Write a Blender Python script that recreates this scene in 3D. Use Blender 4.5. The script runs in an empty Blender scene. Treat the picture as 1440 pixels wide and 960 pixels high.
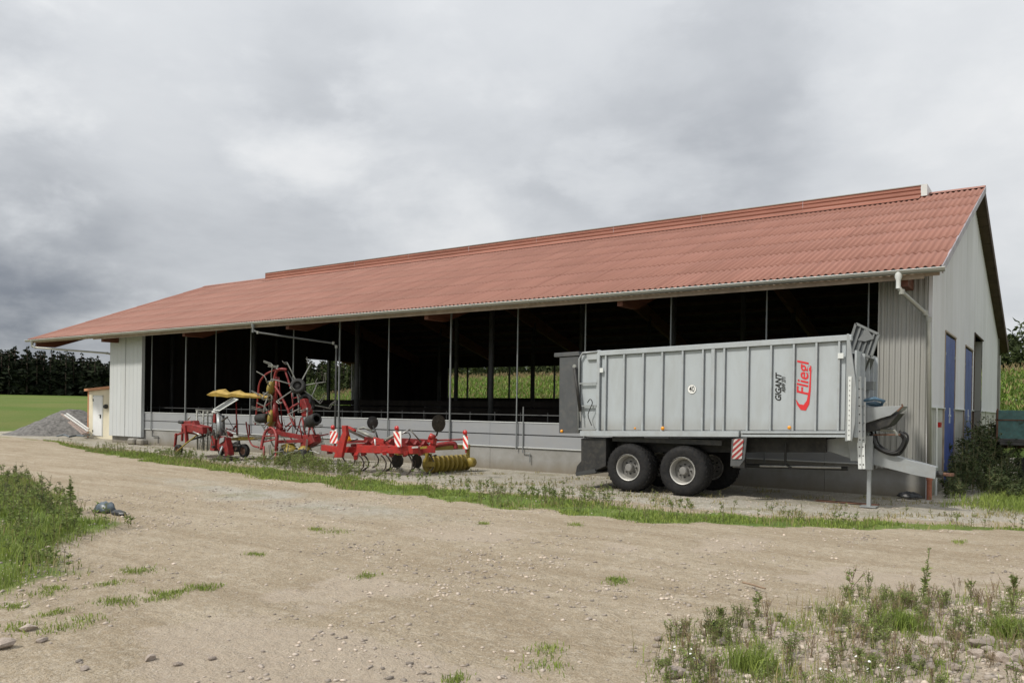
import bpy, bmesh, math, random
import numpy as np
from mathutils import Vector, Matrix
random.seed(7); rng = np.random.default_rng(11)
R = math.radians; PI = math.pi
SC = bpy.context.scene; COL = SC.collection

# ------------------------------------------------------------------ camera
cam_d = bpy.data.cameras.new('camera'); cam = bpy.data.objects.new('camera', cam_d); COL.objects.link(cam)
SC.camera = cam
YAW, PITCH, ROLL = 0.6109, -0.0034, 0.0156
cam_d.sensor_width = 36.0; cam_d.lens = 1113.2182/1440*36.0
cam_d.shift_x = 0.0; cam_d.shift_y = 99.2709/1440
cam_d.clip_start = 0.1; cam_d.clip_end = 6000
fw = Vector((-math.sin(YAW)*math.cos(PITCH), math.cos(YAW)*math.cos(PITCH), math.sin(PITCH)))
rt = Vector((math.cos(YAW), math.sin(YAW), 0)); up = rt.cross(fw)
rt2 = rt*math.cos(ROLL) + up*math.sin(ROLL); up2 = up*math.cos(ROLL) - rt*math.sin(ROLL)
M = Matrix((rt2, up2, -fw)).transposed().to_4x4(); M.translation = Vector((0, 0, 2.1)); cam.matrix_world = M

# ------------------------------------------------------------------ world: overcast sky
SUN_EL, SUN_AZ = R(48), R(205)          # azimuth of the sun, clockwise from +Y
w = bpy.data.worlds.new('World'); SC.world = w; w.use_nodes = True
nt = w.node_tree; nt.nodes.clear()
class NT:
    def __init__(s, tree): s.t = tree; s.l = tree.links
    def n(s, typ, **k):
        nd = s.t.nodes.new(typ)
        for a, v in k.items(): setattr(nd, a, v)
        return nd
    def inp(s, nd, i, v):
        if isinstance(v, bpy.types.NodeSocket): s.l.new(v, nd.inputs[i])
        elif v is not None: nd.inputs[i].default_value = v
    def math(s, op, a, b=None, c=None, clamp=False):
        nd = s.n('ShaderNodeMath', operation=op, use_clamp=clamp)
        for i, v in enumerate((a, b, c)): s.inp(nd, i, v)
        return nd.outputs[0]
    def vmath(s, op, a, b=None, sc=None):
        nd = s.n('ShaderNodeVectorMath', operation=op)
        s.inp(nd, 0, a); s.inp(nd, 1, b)
        if sc is not None: s.inp(nd, 3, sc)
        return nd.outputs[1] if op in ('DISTANCE', 'LENGTH', 'DOT_PRODUCT') else nd.outputs[0]
    def noise(s, vec, scale, detail=5, rough=.55, dist=0.0, out=0):
        nd = s.n('ShaderNodeTexNoise'); s.inp(nd, 'Vector', vec)
        nd.inputs['Scale'].default_value = scale; nd.inputs['Detail'].default_value = detail
        nd.inputs['Roughness'].default_value = rough; nd.inputs['Distortion'].default_value = dist
        return nd.outputs[out]
    def ramp(s, fac, stops, interp='LINEAR'):
        nd = s.n('ShaderNodeValToRGB'); s.inp(nd, 0, fac); cr = nd.color_ramp; cr.interpolation = interp
        while len(cr.elements) < len(stops): cr.elements.new(0.5)
        for e, (p, c) in zip(cr.elements, stops):
            e.position = p; e.color = (*c, 1) if len(c) == 3 else c
        return nd.outputs[0]
    def mix(s, fac, a, b, blend='MIX'):
        nd = s.n('ShaderNodeMix', data_type='RGBA', blend_type=blend)
        s.inp(nd, 0, fac)
        for i, v in ((6, a), (7, b)):
            if isinstance(v, tuple) and len(v) == 3: v = (*v, 1)
            s.inp(nd, i, v)
        return nd.outputs[2]
    def mapr(s, v, a, b, c, d):
        nd = s.n('ShaderNodeMapRange'); s.inp(nd, 0, v)
        for i, x in zip((1, 2, 3, 4), (a, b, c, d)): s.inp(nd, i, x)
        return nd.outputs[0]
T = NT(nt)
tc = T.n('ShaderNodeTexCoord'); dirv = tc.outputs['Generated']
sep = T.n('ShaderNodeSeparateXYZ'); T.l.new(dirv, sep.inputs[0])
zc = T.math('MAXIMUM', sep.outputs[2], 0.0)
den = T.math('ADD', zc, 0.16)
comb = T.n('ShaderNodeCombineXYZ')
T.inp(comb, 0, T.math('DIVIDE', sep.outputs[0], den)); T.inp(comb, 1, T.math('DIVIDE', sep.outputs[1], den))
cp = comb.outputs[0]
warp = T.noise(cp, 0.55, 3, .5, out=1)
cpw = T.vmath('ADD', cp, T.vmath('SCALE', T.vmath('SUBTRACT', warp, (0.5, 0.5, 0.5)), None, 0.45))
n1 = T.noise(cpw, 0.75, 7, .56)
n2 = T.noise(cpw, 2.4, 6, .55)
vcl = T.n('ShaderNodeTexVoronoi', feature='SMOOTH_F1'); T.l.new(T.vmath('ADD', T.vmath('MULTIPLY', dirv, (1, 1, 1.9)), T.vmath('SCALE', T.noise(dirv, 7, 6, .6, out=1), None, .13)), vcl.inputs[0]); vcl.inputs['Scale'].default_value = 5.5; vcl.inputs['Smoothness'].default_value = .35
n3 = T.noise(T.vmath('MULTIPLY', dirv, (1, 1, 1.9)), 4.6, 9, .55, .15); n3 = T.math('ADD', T.math('MULTIPLY', n3, .72), T.math('MULTIPLY', T.math('SUBTRACT', .75, vcl.outputs[0]), .16)); n3 = T.mapr(n3, .36, .60, 0, 1)
n3.node.interpolation_type = 'SMOOTHSTEP'
lft = T.math('ADD', .38, T.mapr(T.vmath('DISTANCE', dirv, (-0.92, 0.36, 0.15)), .25, .75, .62, 0))
dw = T.vmath('ADD', dirv, T.vmath('SCALE', T.vmath('SUBTRACT', T.noise(dirv, 4.0, 8, .58, out=1), (0.5, 0.5, 0.5)), None, 0.20))
val = T.math('ADD', 0.85, T.math('MULTIPLY', T.math('SUBTRACT', n1, 0.5), 0.30))
val = T.math('ADD', val, T.math('MULTIPLY', T.math('SUBTRACT', n2, 0.5), 0.30))
val = T.math('ADD', val, T.math('MULTIPLY', T.math('MULTIPLY', T.math('SUBTRACT', n3, 0.5), 0.40), lft))
for (d, s, amp) in [((-0.915, 0.395, 0.05), 0.15, -0.55), ((-0.875, 0.376, 0.305), 0.11, -0.10),
                    ((-0.67, 0.60, 0.46), 0.13, -0.16), ((-0.40, 0.85, 0.35), 0.22, -0.30), ((-0.30, 0.88, 0.35), 0.16, -0.14),
                    ((-0.826, 0.432, 0.361), 0.13, 0.14), ((-0.56, 0.73, 0.40), 0.24, 0.13),
                    ((-0.096, 0.955, 0.24), 0.16, 0.12), ((-0.86, 0.46, 0.205), 0.13, 0.08), ((-0.736, 0.612, 0.291), 0.13, -0.17)]:
    q = T.math('DIVIDE', T.vmath('DISTANCE', dw, d), s)
    g = T.math('EXPONENT', T.math('MULTIPLY', T.math('POWER', q, 2.0), -1.0))
    val = T.math('ADD', val, T.math('MULTIPLY', g, amp*.72))
cloud = T.ramp(val, [(0.0, (.13, .15, .19)), (0.28, (.23, .25, .29)), (0.5, (.42, .44, .47)), (0.68, (.60, .62, .645)), (0.86, (.715, .73, .745)), (1.0, (.80, .805, .81))])
grad = T.math('ADD', 0.97, T.math('MULTIPLY', T.math('POWER', zc, 1.3), 0.75))     # overcast skies brighten towards the zenith
cloud = T.vmath('SCALE', cloud, None, grad)
sky = T.n('ShaderNodeTexSky', sky_type='NISHITA'); sky.sun_disc = False
sky.sun_elevation = SUN_EL; sky.sun_rotation = SUN_AZ
skyc = T.vmath('SCALE', sky.outputs[0], None, 0.08)
mx = T.mix(0.93, skyc, cloud)
bg = T.n('ShaderNodeBackground'); T.l.new(mx, bg.inputs[0]); bg.inputs[1].default_value = 1.0
wo = T.n('ShaderNodeOutputWorld'); T.l.new(bg.outputs[0], wo.inputs[0])

# ------------------------------------------------------------------ sun, view transform
sd = bpy.data.lights.new('sun', 'SUN'); sun = bpy.data.objects.new('sun', sd); COL.objects.link(sun)
sd.energy = 3.2; sd.angle = R(5); sd.color = (1.0, 0.95, 0.86)
sv = Vector((math.sin(SUN_AZ)*math.cos(SUN_EL), math.cos(SUN_AZ)*math.cos(SUN_EL), math.sin(SUN_EL)))
sun.rotation_euler = (-sv).to_track_quat('-Z', 'Y').to_euler(); sun.location = sv*60
SC.view_settings.view_transform = 'Standard'; SC.view_settings.look = 'None'
SC.view_settings.exposure = 0.0; SC.view_settings.gamma = 1.0

# ------------------------------------------------------------------ materials
MAT = {}
def mat(name, col, rough=.6, metal=0.0, var=.12, scale=3.0, bump=0.0, bscale=60.0, dirt=None, dirt_amt=.3, objrand=0.0, col2=None, island=0.0, spec=.5, transl=0.0, stretch=None, objspace=True, splash=None):
    m = bpy.data.materials.new(name); m.use_nodes = True; MAT[name] = m
    t = NT(m.node_tree); b = m.node_tree.nodes['Principled BSDF']; out = m.node_tree.nodes['Material Output']
    co = t.n('ShaderNodeTexCoord').outputs['Object']
    if not objspace: co = t.n('ShaderNodeNewGeometry').outputs['Position']
    if stretch:
        co = t.vmath('MULTIPLY', co, stretch)
    n = t.noise(co, scale, 6, .6)
    c2 = col2 if col2 else tuple(min(1, c*(1-var*1.6)) for c in col)
    c1 = col if col2 else tuple(min(1, c*(1+var)) for c in col)
    c = t.mix(t.mapr(n, .32, .68, 0, 1), c1, c2)
    if dirt:
        nd = t.noise(co, scale*2.7, 7, .65, .3)
        c = t.mix(t.math('MULTIPLY', t.mapr(nd, .45, .72, 0, 1), dirt_amt), c, dirt)
    if splash:
        pz_ = t.n('ShaderNodeSeparateXYZ'); pp = t.n('ShaderNodeNewGeometry').outputs['Position']; t.l.new(pp, pz_.inputs[0])
        zz = t.math('ADD', pz_.outputs[2], t.math('MULTIPLY', t.math('SUBTRACT', t.noise(t.vmath('MULTIPLY', pp, (1, 1, .35)), 2.2, 7, .65), .5), 1.1*splash[1]))
        c = t.mix(t.mapr(zz, splash[0], splash[0]+splash[1], .75, 0), c, splash[2])
    if objrand:
        oi = t.n('ShaderNodeObjectInfo').outputs['Random']
        c = t.mix(1.0, c, t.ramp(oi, [(0, (1-objrand,)*3), (1, (1+objrand*.3,)*3)]), 'MULTIPLY')
    if island:
        ri = t.n('ShaderNodeNewGeometry').outputs['Random Per Island']
        c = t.mix(1.0, c, t.ramp(ri, [(0, (1-island,)*3), (.5, (1,)*3), (1, ((1+island*.5, 1+island*.4, 1-island*.2) if 'pebble' not in name else (1.25, 1.22, 1.18)))]), 'MULTIPLY')
    t.l.new(c, b.inputs['Base Color']); b.inputs['Metallic'].default_value = metal
    b.inputs['Specular IOR Level'].default_value = spec
    t.l.new(t.mapr(n, .3, .7, max(.05, rough-.08), min(1, rough+.08)), b.inputs['Roughness'])
    if bump:
        bp = t.n('ShaderNodeBump'); bp.inputs['Strength'].default_value = bump; bp.inputs['Distance'].default_value = .01
        t.l.new(t.noise(co, bscale, 5, .6), bp.inputs['Height']); t.l.new(bp.outputs[0], b.inputs['Normal'])
    if transl:
        tr = t.n('ShaderNodeBsdfTranslucent'); t.l.new(c, tr.inputs[0])
        ms = t.n('ShaderNodeMixShader'); ms.inputs[0].default_value = transl
        t.l.new(b.outputs[0], ms.inputs[1]); t.l.new(tr.outputs[0], ms.inputs[2]); t.l.new(ms.outputs[0], out.inputs[0])
    return m
mat('galv', (.34, .36, .37), .45, .35, .10, 2.5, .05, 40, dirt=(.30, .29, .26), dirt_amt=.30, objspace=False)
mat('trailer_panel', (.42, .455, .48), .42, .1, .05, .9, .03, 30, dirt=(.30, .31, .30), dirt_amt=.42, stretch=(1, 1, .3), objspace=False, splash=(1.5, .5, (.27, .255, .225)))
mat('trailer_rib', (.39, .42, .44), .5, .15, .08, 2.0, .05, 30, dirt=(.28, .27, .24), dirt_amt=.35, objspace=False)
mat('tailgate_grey', (.070, .074, .078), .55, 0, .1, 2.0, .05, 30, dirt=(.13, .12, .11), dirt_amt=.4, objspace=False)
mat('chassis_black', (.018, .018, .018), .6, 0, .2, 3.0, .1, 30, dirt=(.08, .07, .055), dirt_amt=.45, objspace=False)
mat('rubber', (.014, .014, .015), .8, 0, .15, 5.0, .15, 60, spec=.25, dirt=(.05, .044, .036), dirt_amt=.4, objspace=False)
mat('rubber_dark', (.012, .012, .012), .75, 0, .15, 5, .1, 30, dirt=(.045, .038, .03), dirt_amt=.4, objspace=False)
mat('rim', (.50, .49, .46), .45, .3, .08, 5.0, .05, 40, dirt=(.27, .25, .22), dirt_amt=.45, objspace=False)
mat('rim_black', (.03, .028, .026), .7, .1, .1, 5, objspace=False)
mat('rim_dark', (.22, .215, .205), .6, .2, .1, 5.0, .05, 40, dirt=(.13, .12, .105), dirt_amt=.6, objspace=False)
mat('white_sheet', (.50, .52, .53), .5, 0, .05, .6, .03, 12, dirt=(.42, .42, .39), dirt_amt=.35, stretch=(1, 1, .25), objspace=False)
mat('gable_sheet', (.64, .64, .66), .5, 0, .05, .5, .03, 12, dirt=(.46, .46, .42), dirt_amt=.35, stretch=(1, 1, .2), objspace=False)
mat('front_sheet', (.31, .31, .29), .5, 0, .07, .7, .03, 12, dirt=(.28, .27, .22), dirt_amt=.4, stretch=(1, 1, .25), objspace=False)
mat('band_panel', (.29, .30, .315), .5, .1, .04, .8, .02, 20, dirt=(.33, .32, .29), dirt_amt=.3, stretch=(1, 1, 2), objrand=.05, objspace=False)
mat('concrete', (.27, .265, .25), .85, 0, .10, .8, .25, 25, splash=(.02, .38, (.17, .14, .095)), dirt=(.17, .16, .13), dirt_amt=.5, objspace=False)
mat('gable_concrete', (.42, .42, .38), .85, 0, .10, .8, .25, 25, dirt=(.25, .25, .19), dirt_amt=.55, objspace=False, splash=(.1, 1.0, (.20, .19, .13)))
mat('post_steel', (.22, .235, .24), .5, .3, .1, 2, 0, dirt=(.25, .24, .2), dirt_amt=.3, objspace=False)
mat('shade_steel', (.11, .115, .115), .6, .2, .1, 2, objspace=False)  # middle downpipe's grey, darkened so its colour carries the shade below the eave
mat('dark_steel', (.05, .052, .052), .6, .2, .2, 2, objspace=False)
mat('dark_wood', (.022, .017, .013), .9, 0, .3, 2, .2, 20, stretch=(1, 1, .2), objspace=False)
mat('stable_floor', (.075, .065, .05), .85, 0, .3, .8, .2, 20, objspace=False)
mat('soffit_brown', (.060, .034, .022), .85, 0, .2, 2, .2, 20, stretch=(1, .3, 1), objspace=False)
mat('glulam', (.135, .046, .024), .65, 0, .2, 3, .1, 30, stretch=(4, .4, 4), objspace=False)
mat('light_wood', (.34, .27, .21), .8, 0, .15, 3, .1, 30, objspace=False)
mat('gutter', (.33, .33, .295), .42, .35, .06, 1.5, objspace=False, dirt=(.33, .33, .28), dirt_amt=.4)
mat('pale_gutter', (.66, .68, .67), .45, .1, .05, 2, objspace=False)
mat('verge_trim', (.36, .33, .36), .6, 0, .12, 3, objspace=False, dirt=(.25, .2, .2), dirt_amt=.4)
mat('blue_door', (.045, .075, .27), .5, 0, .12, 1.5, .05, 20, dirt=(.05, .07, .14), dirt_amt=.5, objspace=False)
mat('white_door', (.75, .76, .76), .5, 0, .04, 2, objspace=False)
mat('shed_wall', (.66, .61, .47), .85, 0, .05, 1.5, .15, 25, objspace=False)
mat('shed_trim', (.52, .24, .12), .6, 0, .1, 3, objspace=False)
mat('terracotta', (.36, .13, .075), .7, 0, .15, 8, objspace=False)
mat('red_paint', (.23, .012, .013), .5, 0, .25, 6, .05, 30, dirt=(.12, .045, .03), dirt_amt=.75, objspace=False)
mat('bright_red', (.37, .020, .017), .42, 0, .2, 5, .05, 30, dirt=(.20, .05, .035), dirt_amt=.65, objspace=False)
mat('yellow_paint', (.27, .20, .03), .5, 0, .15, 5, .1, 30, dirt=(.22, .16, .05), dirt_amt=.6, objspace=False)
mat('yellow_tarp', (.40, .27, .05), .6, 0, .2, 3, .2, 10, dirt=(.28, .15, .05), dirt_amt=.5, objspace=False, transl=.1)
mat('tine_grey', (.23, .23, .205), .5, .3, .15, 6, objspace=False)
mat('worn_steel', (.10, .085, .070), .6, .4, .3, 6, .1, 40, objspace=False)
mat('bright_steel', (.42, .42, .40), .35, .6, .2, 6, objspace=False)
mat('disc_steel', (.045, .036, .026), .6, .3, .3, 8, .1, 30, objspace=False)
mat('hose', (.012, .012, .012), .5, 0, .1, 6)
mat('blue_hose', (.06, .12, .18), .5, 0, .2, 6)
mat('dull_galv', (.19, .20, .20), .55, .3, .15, 3, objspace=False)
mat('grille', (.10, .11, .115), .6, .1, .1, 6, objspace=False)
mat('sign_white', (.80, .80, .78), .5, 0, .03, 5, objspace=False)
mat('sign_red', (.60, .045, .035), .5, 0, .05, 5, objspace=False)
mat('sign_dull_white', (.45, .42, .40), .5, 0, .1, 5, objspace=False)
mat('sign_dull_red', (.28, .03, .03), .5, 0, .1, 5, objspace=False)
mat('text_black', (.015, .015, .015), .4, 0, 0)
mat('text_red', (.62, .03, .035), .4, 0, .02)
mat('amber', (.75, .30, .02), .25, 0, .05)
mat('reflector_red', (.45, .02, .02), .25, 0, .05)
mat('teal_paint', (.085, .19, .18), .6, 0, .2, 5, .1, 30, dirt=(.10, .08, .06), dirt_amt=.5, objspace=False)
mat('old_board', (.09, .085, .08), .8, 0, .2, 5, objspace=False)
mat('rusty', (.16, .08, .05), .8, 0, .3, 6, .2, 30, objspace=False)
mat('plank', (.34, .27, .24), .85, 0, .15, 6, .2, 30, objspace=False)
mat('pipe_white', (.66, .66, .64), .5, 0, .06, 3)
mat('pile_gravel', (.145, .138, .130), .95, 0, .35, 5, 1.0, 5, objspace=False)
mat('stone', (.38, .325, .28), .9, 0, .2, 9, .4, 40, objrand=.35, dirt=(.42, .30, .22), dirt_amt=.5)
mat('pebble', (.46, .395, .335), .9, 0, .28, 1.3, 0, island=.5, objspace=False)
mat('pebble_grey', (.25, .245, .24), .9, 0, .15, 3, 0, island=.4, objspace=False)
mat('plastic_blue', (.075, .10, .12), .35, 0, .3, 6, .3, 20)
mat('plastic_black', (.02, .022, .025), .4, 0, .2, 6, .3, 20)
mat('grass', (.27, .33, .085), .75, 0, .15, 1.2, col2=(.19, .26, .065), island=.40, spec=.25, transl=.3, objspace=False)
mat('grass_dry', (.33, .29, .15), .8, 0, .2, 1.2, island=.35, spec=.2, transl=.25, objspace=False)
mat('leaf', (.225, .29, .095), .65, 0, .2, 1.5, island=.40, spec=.3, transl=.38, objspace=False)
mat('leaf_dark', (.095, .125, .055), .7, 0, .2, 1.5, island=.45, spec=.25, transl=.2, objspace=False)
mat('stem', (.17, .15, .075), .8, 0, .2, 4, island=.3, objspace=False)
mat('brown_stem', (.25, .175, .12), .85, 0, .2, 4, island=.3, objspace=False)
mat('petal', (.80, .80, .76), .6, 0, .03, 4)
mat('corn_leaf', (.17, .26, .045), .6, 0, .2, .5, island=.40, spec=.35, transl=.3, objspace=False)
mat('corn_tassel', (.33, .25, .13), .8, 0, .2, 3, island=.3, objspace=False)
mat('conifer', (.022, .030, .018), .9, 0, .3, .25, island=.5, spec=.1, objspace=False)
mat('wood_mix', (.070, .090, .036), .85, 0, .35, .3, col2=(.040, .056, .026), island=.55, spec=.15, transl=.15, objspace=False)
mat('trunk', (.07, .052, .04), .9, 0, .2, 3, objspace=False)
mat('bush_leaf', (.11, .16, .05), .7, 0, .2, 1, island=.45, spec=.3, transl=.25, objspace=False)
mat('vent_red', (.285, .115, .078), .6, 0, .12, 2, .1, 20, dirt=(.22, .07, .05), dirt_amt=.4, stretch=(.2, 1, 1), objspace=False)
mat('vent_cap', (.60, .62, .61), .5, 0, .05, 3, objspace=False)

def roof_material():
    m = bpy.data.materials.new('fibre_cement_red'); m.use_nodes = True; MAT['roof_sheet'] = m
    t = NT(m.node_tree); b = m.node_tree.nodes['Principled BSDF']
    pos = t.n('ShaderNodeNewGeometry').outputs['Position']
    big = t.noise(pos, .22, 5, .6); fine = t.noise(pos, 9, 6, .7); spk = t.noise(pos, 26, 4, .75)
    streak = t.noise(t.vmath('MULTIPLY', pos, (5.6, .35, .35)), 1.0, 5, .6)
    c = t.mix(t.mapr(big, .3, .7, 0, 1), (.305, .146, .108), (.262, .120, .088))
    c = t.mix(t.mapr(fine, .45, .75, 0, .45), c, (.345, .165, .125))
    c = t.mix(t.mapr(streak, .48, .75, 0, .4), c, (.19, .080, .058))
    c = t.mix(t.mapr(spk, .66, .76, 0, .6), c, (.47, .33, .28))
    oi = t.n('ShaderNodeObjectInfo').outputs['Random']
    c = t.mix(1.0, c, t.ramp(oi, [(0, (.93, .93, .93)), (1, (1.04, 1.04, 1.05))]), 'MULTIPLY')
    t.l.new(c, b.inputs['Base Color']); b.inputs['Roughness'].default_value = .62; b.inputs['Specular IOR Level'].default_value = .35
    bp = t.n('ShaderNodeBump'); bp.inputs['Strength'].default_value = .35; bp.inputs['Distance'].default_value = .006
    t.l.new(spk, bp.inputs['Height']); t.l.new(bp.outputs[0], b.inputs['Normal'])
roof_material()

# ------------------------------------------------------------------ object helpers
ORG = {}
def setp(o, label=None, cat=None, group=None, kind=None):
    if label: o['label'] = label
    if cat: o['category'] = cat
    if group: o['group'] = group
    if kind: o['kind'] = kind
    return o
def thing(name, loc, label, cat, group=None):
    o = bpy.data.objects.new(name, None); COL.objects.link(o); o.location = loc; o.empty_display_size = .2
    ORG[o] = Vector(loc); return setp(o, label, cat, group)
def link(name, me, parent=None, org=None, material=None):
    o = bpy.data.objects.new(name, me); COL.objects.link(o)
    if material: me.materials.append(MAT[material])
    if parent is not None:
        o.parent = parent; base = ORG[parent]; org = base if org is None else Vector(org); o.location = org-base
    else:
        org = Vector((0, 0, 0)) if org is None else Vector(org); o.location = org
    ORG[o] = org; return o
class MB:
    def __init__(s): s.v = []; s.f = []
    def add(s, v, f):
        b = len(s.v); s.v += [tuple(x) for x in v]; s.f += [tuple(i+b for i in q) for q in f]; return s
    def box(s, a, b):
        x0, y0, z0 = a; x1, y1, z1 = b
        return s.add([(x0, y0, z0), (x1, y0, z0), (x1, y1, z0), (x0, y1, z0), (x0, y0, z1), (x1, y0, z1), (x1, y1, z1), (x0, y1, z1)],
                     [(0, 3, 2, 1), (4, 5, 6, 7), (0, 1, 5, 4), (1, 2, 6, 5), (2, 3, 7, 6), (3, 0, 4, 7)])
    def bar(s, p, q, w=.05, h=None, upv=(0, 0, 1), w2=None, h2=None):
        h = w if h is None else h; w2 = w if w2 is None else w2; h2 = h if h2 is None else h2
        p, q = Vector(p), Vector(q); d = (q-p)
        if d.length < 1e-6: return s
        d.normalize(); u = Vector(upv)
        if abs(d.dot(u)) > .98: u = Vector((0, 1, 0))
        r = d.cross(u).normalized(); u = r.cross(d)
        V = []
        for c, ww, hh in ((p, w, h), (q, w2, h2)):
            V += [c-r*ww/2-u*hh/2, c+r*ww/2-u*hh/2, c+r*ww/2+u*hh/2, c-r*ww/2+u*hh/2]
        return s.add(V, [(0, 1, 2, 3), (7, 6, 5, 4), (0, 4, 5, 1), (1, 5, 6, 2), (2, 6, 7, 3), (3, 7, 4, 0)])
    def tube(s, pts, r=.02, n=8, r2=None, cap=True):
        pts = [Vector(p) for p in pts]; m = len(pts); V = []; F = []; pu = None
        for i, p in enumerate(pts):
            d = (pts[min(i+1, m-1)]-pts[max(i-1, 0)]).normalized()
            u = pu if pu is not None else (Vector((0, 0, 1)) if abs(d.z) < .9 else Vector((0, 1, 0)))
            a = d.cross(u)
            if a.length < 1e-4: a = d.cross(Vector((1, 0, 0)))
            a.normalize(); u = a.cross(d).normalized(); pu = u
            rr = r if r2 is None else r+(r2-r)*i/(m-1)
            for k in range(n):
                t = 2*PI*k/n; V.append(p+a*math.cos(t)*rr+u*math.sin(t)*rr)
        for i in range(m-1):
            for k in range(n):
                k2 = (k+1) % n; F.append((i*n+k, i*n+k2, (i+1)*n+k2, (i+1)*n+k))
        if cap: F.append(tuple(range(n))[::-1]); F.append(tuple(range((m-1)*n, m*n)))
        return s.add(V, F)
    def lathe(s, prof, c, axis, n=40, close=False):
        axis = Vector(axis).normalized(); c = Vector(c); u = axis.orthogonal().normalized(); v = axis.cross(u); m = len(prof); V = []; F = []
        for k in range(n):
            t = 2*PI*k/n; e = u*math.cos(t)+v*math.sin(t)
            for (r, h) in prof: V.append(c+axis*h+e*r)
        for k in range(n):
            k2 = (k+1) % n
            for i in range(m-1): F.append((k*m+i, k2*m+i, k2*m+i+1, k*m+i+1))
        return s.add(V, F)
    def prism(s, poly, d):       # poly: coplanar 3-D points, d: extrusion vector
        n = len(poly); d = Vector(d); P0 = [Vector(p) for p in poly]
        return s.add(P0+[p+d for p in P0], [tuple(range(n))[::-1], tuple(range(n, 2*n))]+[(i, (i+1) % n, (i+1) % n+n, i+n) for i in range(n)])
    def sheet(s, grid):          # grid of rows of 3-D points
        m = len(grid[0]); V = [p for row in grid for p in row]
        return s.add(V, [(i*m+j, i*m+j+1, (i+1)*m+j+1, (i+1)*m+j) for i in range(len(grid)-1) for j in range(m-1)])
    def mesh(s, name, org, smooth=False, bevel=0):
        org = Vector(org); me = bpy.data.meshes.new(name)
        me.from_pydata([(x-org.x, y-org.y, z-org.z) for x, y, z in s.v], [], s.f)
        bm = bmesh.new(); bm.from_mesh(me); bmesh.ops.recalc_face_normals(bm, faces=bm.faces)
        if bevel: bmesh.ops.bevel(bm, geom=bm.edges[:], offset=bevel, segments=1, affect='EDGES', clamp_overlap=True)
        bm.to_mesh(me); bm.free()
        if smooth: me.shade_smooth()
        return me
    def build(s, name, material, parent=None, org=None, smooth=False, bevel=0):
        o_ = ORG[parent] if (parent is not None and org is None) else (org if org is not None else (0, 0, 0))
        return link(name, s.mesh(name, o_, smooth, bevel), parent, o_, material)
def share(src, name, parent, org):       # another part that shares the mesh of src
    o = src.copy(); o.name = name; COL.objects.link(o); o.parent = parent
    o.location = Vector(org)-(ORG[parent] if parent is not None else Vector((0, 0, 0))); ORG[o] = Vector(org); return o
def npmesh(name, V, quads=None, tris=None, smooth=False):
    me = bpy.data.meshes.new(name); V = np.asarray(V, np.float32).reshape(-1, 3); me.vertices.add(len(V)); me.vertices.foreach_set('co', V.ravel())
    nq = 0 if quads is None else len(quads); ntr = 0 if tris is None else len(tris)
    idx = []; ls = []; 
    if nq: idx.append(np.asarray(quads).ravel()); ls.append(np.arange(nq)*4)
    if ntr: idx.append(np.asarray(tris).ravel()); ls.append(nq*4+np.arange(ntr)*3)
    idx = np.concatenate(idx).astype(np.int32); ls = np.concatenate(ls).astype(np.int32)
    me.loops.add(len(idx)); me.loops.foreach_set('vertex_index', idx)
    me.polygons.add(nq+ntr); me.polygons.foreach_set('loop_start', ls)
    if smooth: me.polygons.foreach_set('use_smooth', np.ones(nq+ntr, bool))
    me.update(calc_edges=True); me.validate(); return me

# ------------------------------------------------------------------ noise for the terrain
def vnoise(x, y, seed=0):
    xi = np.floor(x).astype(np.int64); yi = np.floor(y).astype(np.int64); xf = x-xi; yf = y-yi
    def h(a, b):
        n = (a*374761393+b*668265263+seed*144665) & 0x7fffffff; n = ((n ^ (n >> 13))*1274126177) & 0x7fffffff
        return ((n ^ (n >> 16)) & 0xffff)/65535.0
    u = xf*xf*(3-2*xf); v = yf*yf*(3-2*yf)
    return (h(xi, yi)*(1-u)+h(xi+1, yi)*u)*(1-v)+(h(xi, yi+1)*(1-u)+h(xi+1, yi+1)*u)*v
def fbm(x, y, s, o=4, seed=0):
    r = 0; a = .5; x = np.asarray(x, float)/s; y = np.asarray(y, float)/s
    for k in range(o): r = r+a*vnoise(x, y, seed+k); x = x*2.03+7.1; y = y*2.03+3.7; a *= .5
    return r/(1-.5**o)
def sstep(a, b, x): t = np.clip((x-a)/(b-a), 0, 1); return t*t*(3-2*t)
STRIP = np.array([(-60, 22.5, 21.8), (-44, 20.6, 20.7), (-38.7, 18.6, 19.2), (-32, 17.0, 18.7), (-27, 16.0, 17.5), (-21.4, 15.15, 16.8), (-17.9, 14.7, 16.7), (-15.8, 14.4, 16.5), (-12.2, 14.1, 15.9), (-9, 13.7, 16.0), (-6.6, 13.8, 15.9), (-4.4, 15.0, 16.5), (-2.8, 16.1, 17.4), (-1.9, 17.0, 17.8), (0, 18, 18.2), (6, 19, 19.2)])
def strip_mask(x, y):
    lo = np.interp(x, STRIP[:, 0], STRIP[:, 1]); hi = np.interp(x, STRIP[:, 0], STRIP[:, 2])
    n = (fbm(x, y, .8, 3, 5)-.5)*1.3
    mid = (lo+hi)/2; hw = np.maximum((hi-lo)/2, .1)
    return 1-sstep(.75, 1.15, np.abs(y-mid)/hw+n)
LV = np.array([(-40, 14), (-31, 12.3), (-24.4, 9.7), (-21.9, 9.8), (-17.2, 8.75), (-14.9, 8.0), (-12.4, 6.7), (-10.4, 5.2), (-9.0, 3.8), (-8, 1.5)])
def left_mask(x, y):       # 1 inside the weedy mound at the left edge
    hi = np.interp(x, LV[:, 0], LV[:, 1]); n = (fbm(x, y, 1.1, 3, 9)-.5)*1.6
    return sstep(-.2, .5, (hi-y)+n-.1)*(x < -7.4)
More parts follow.
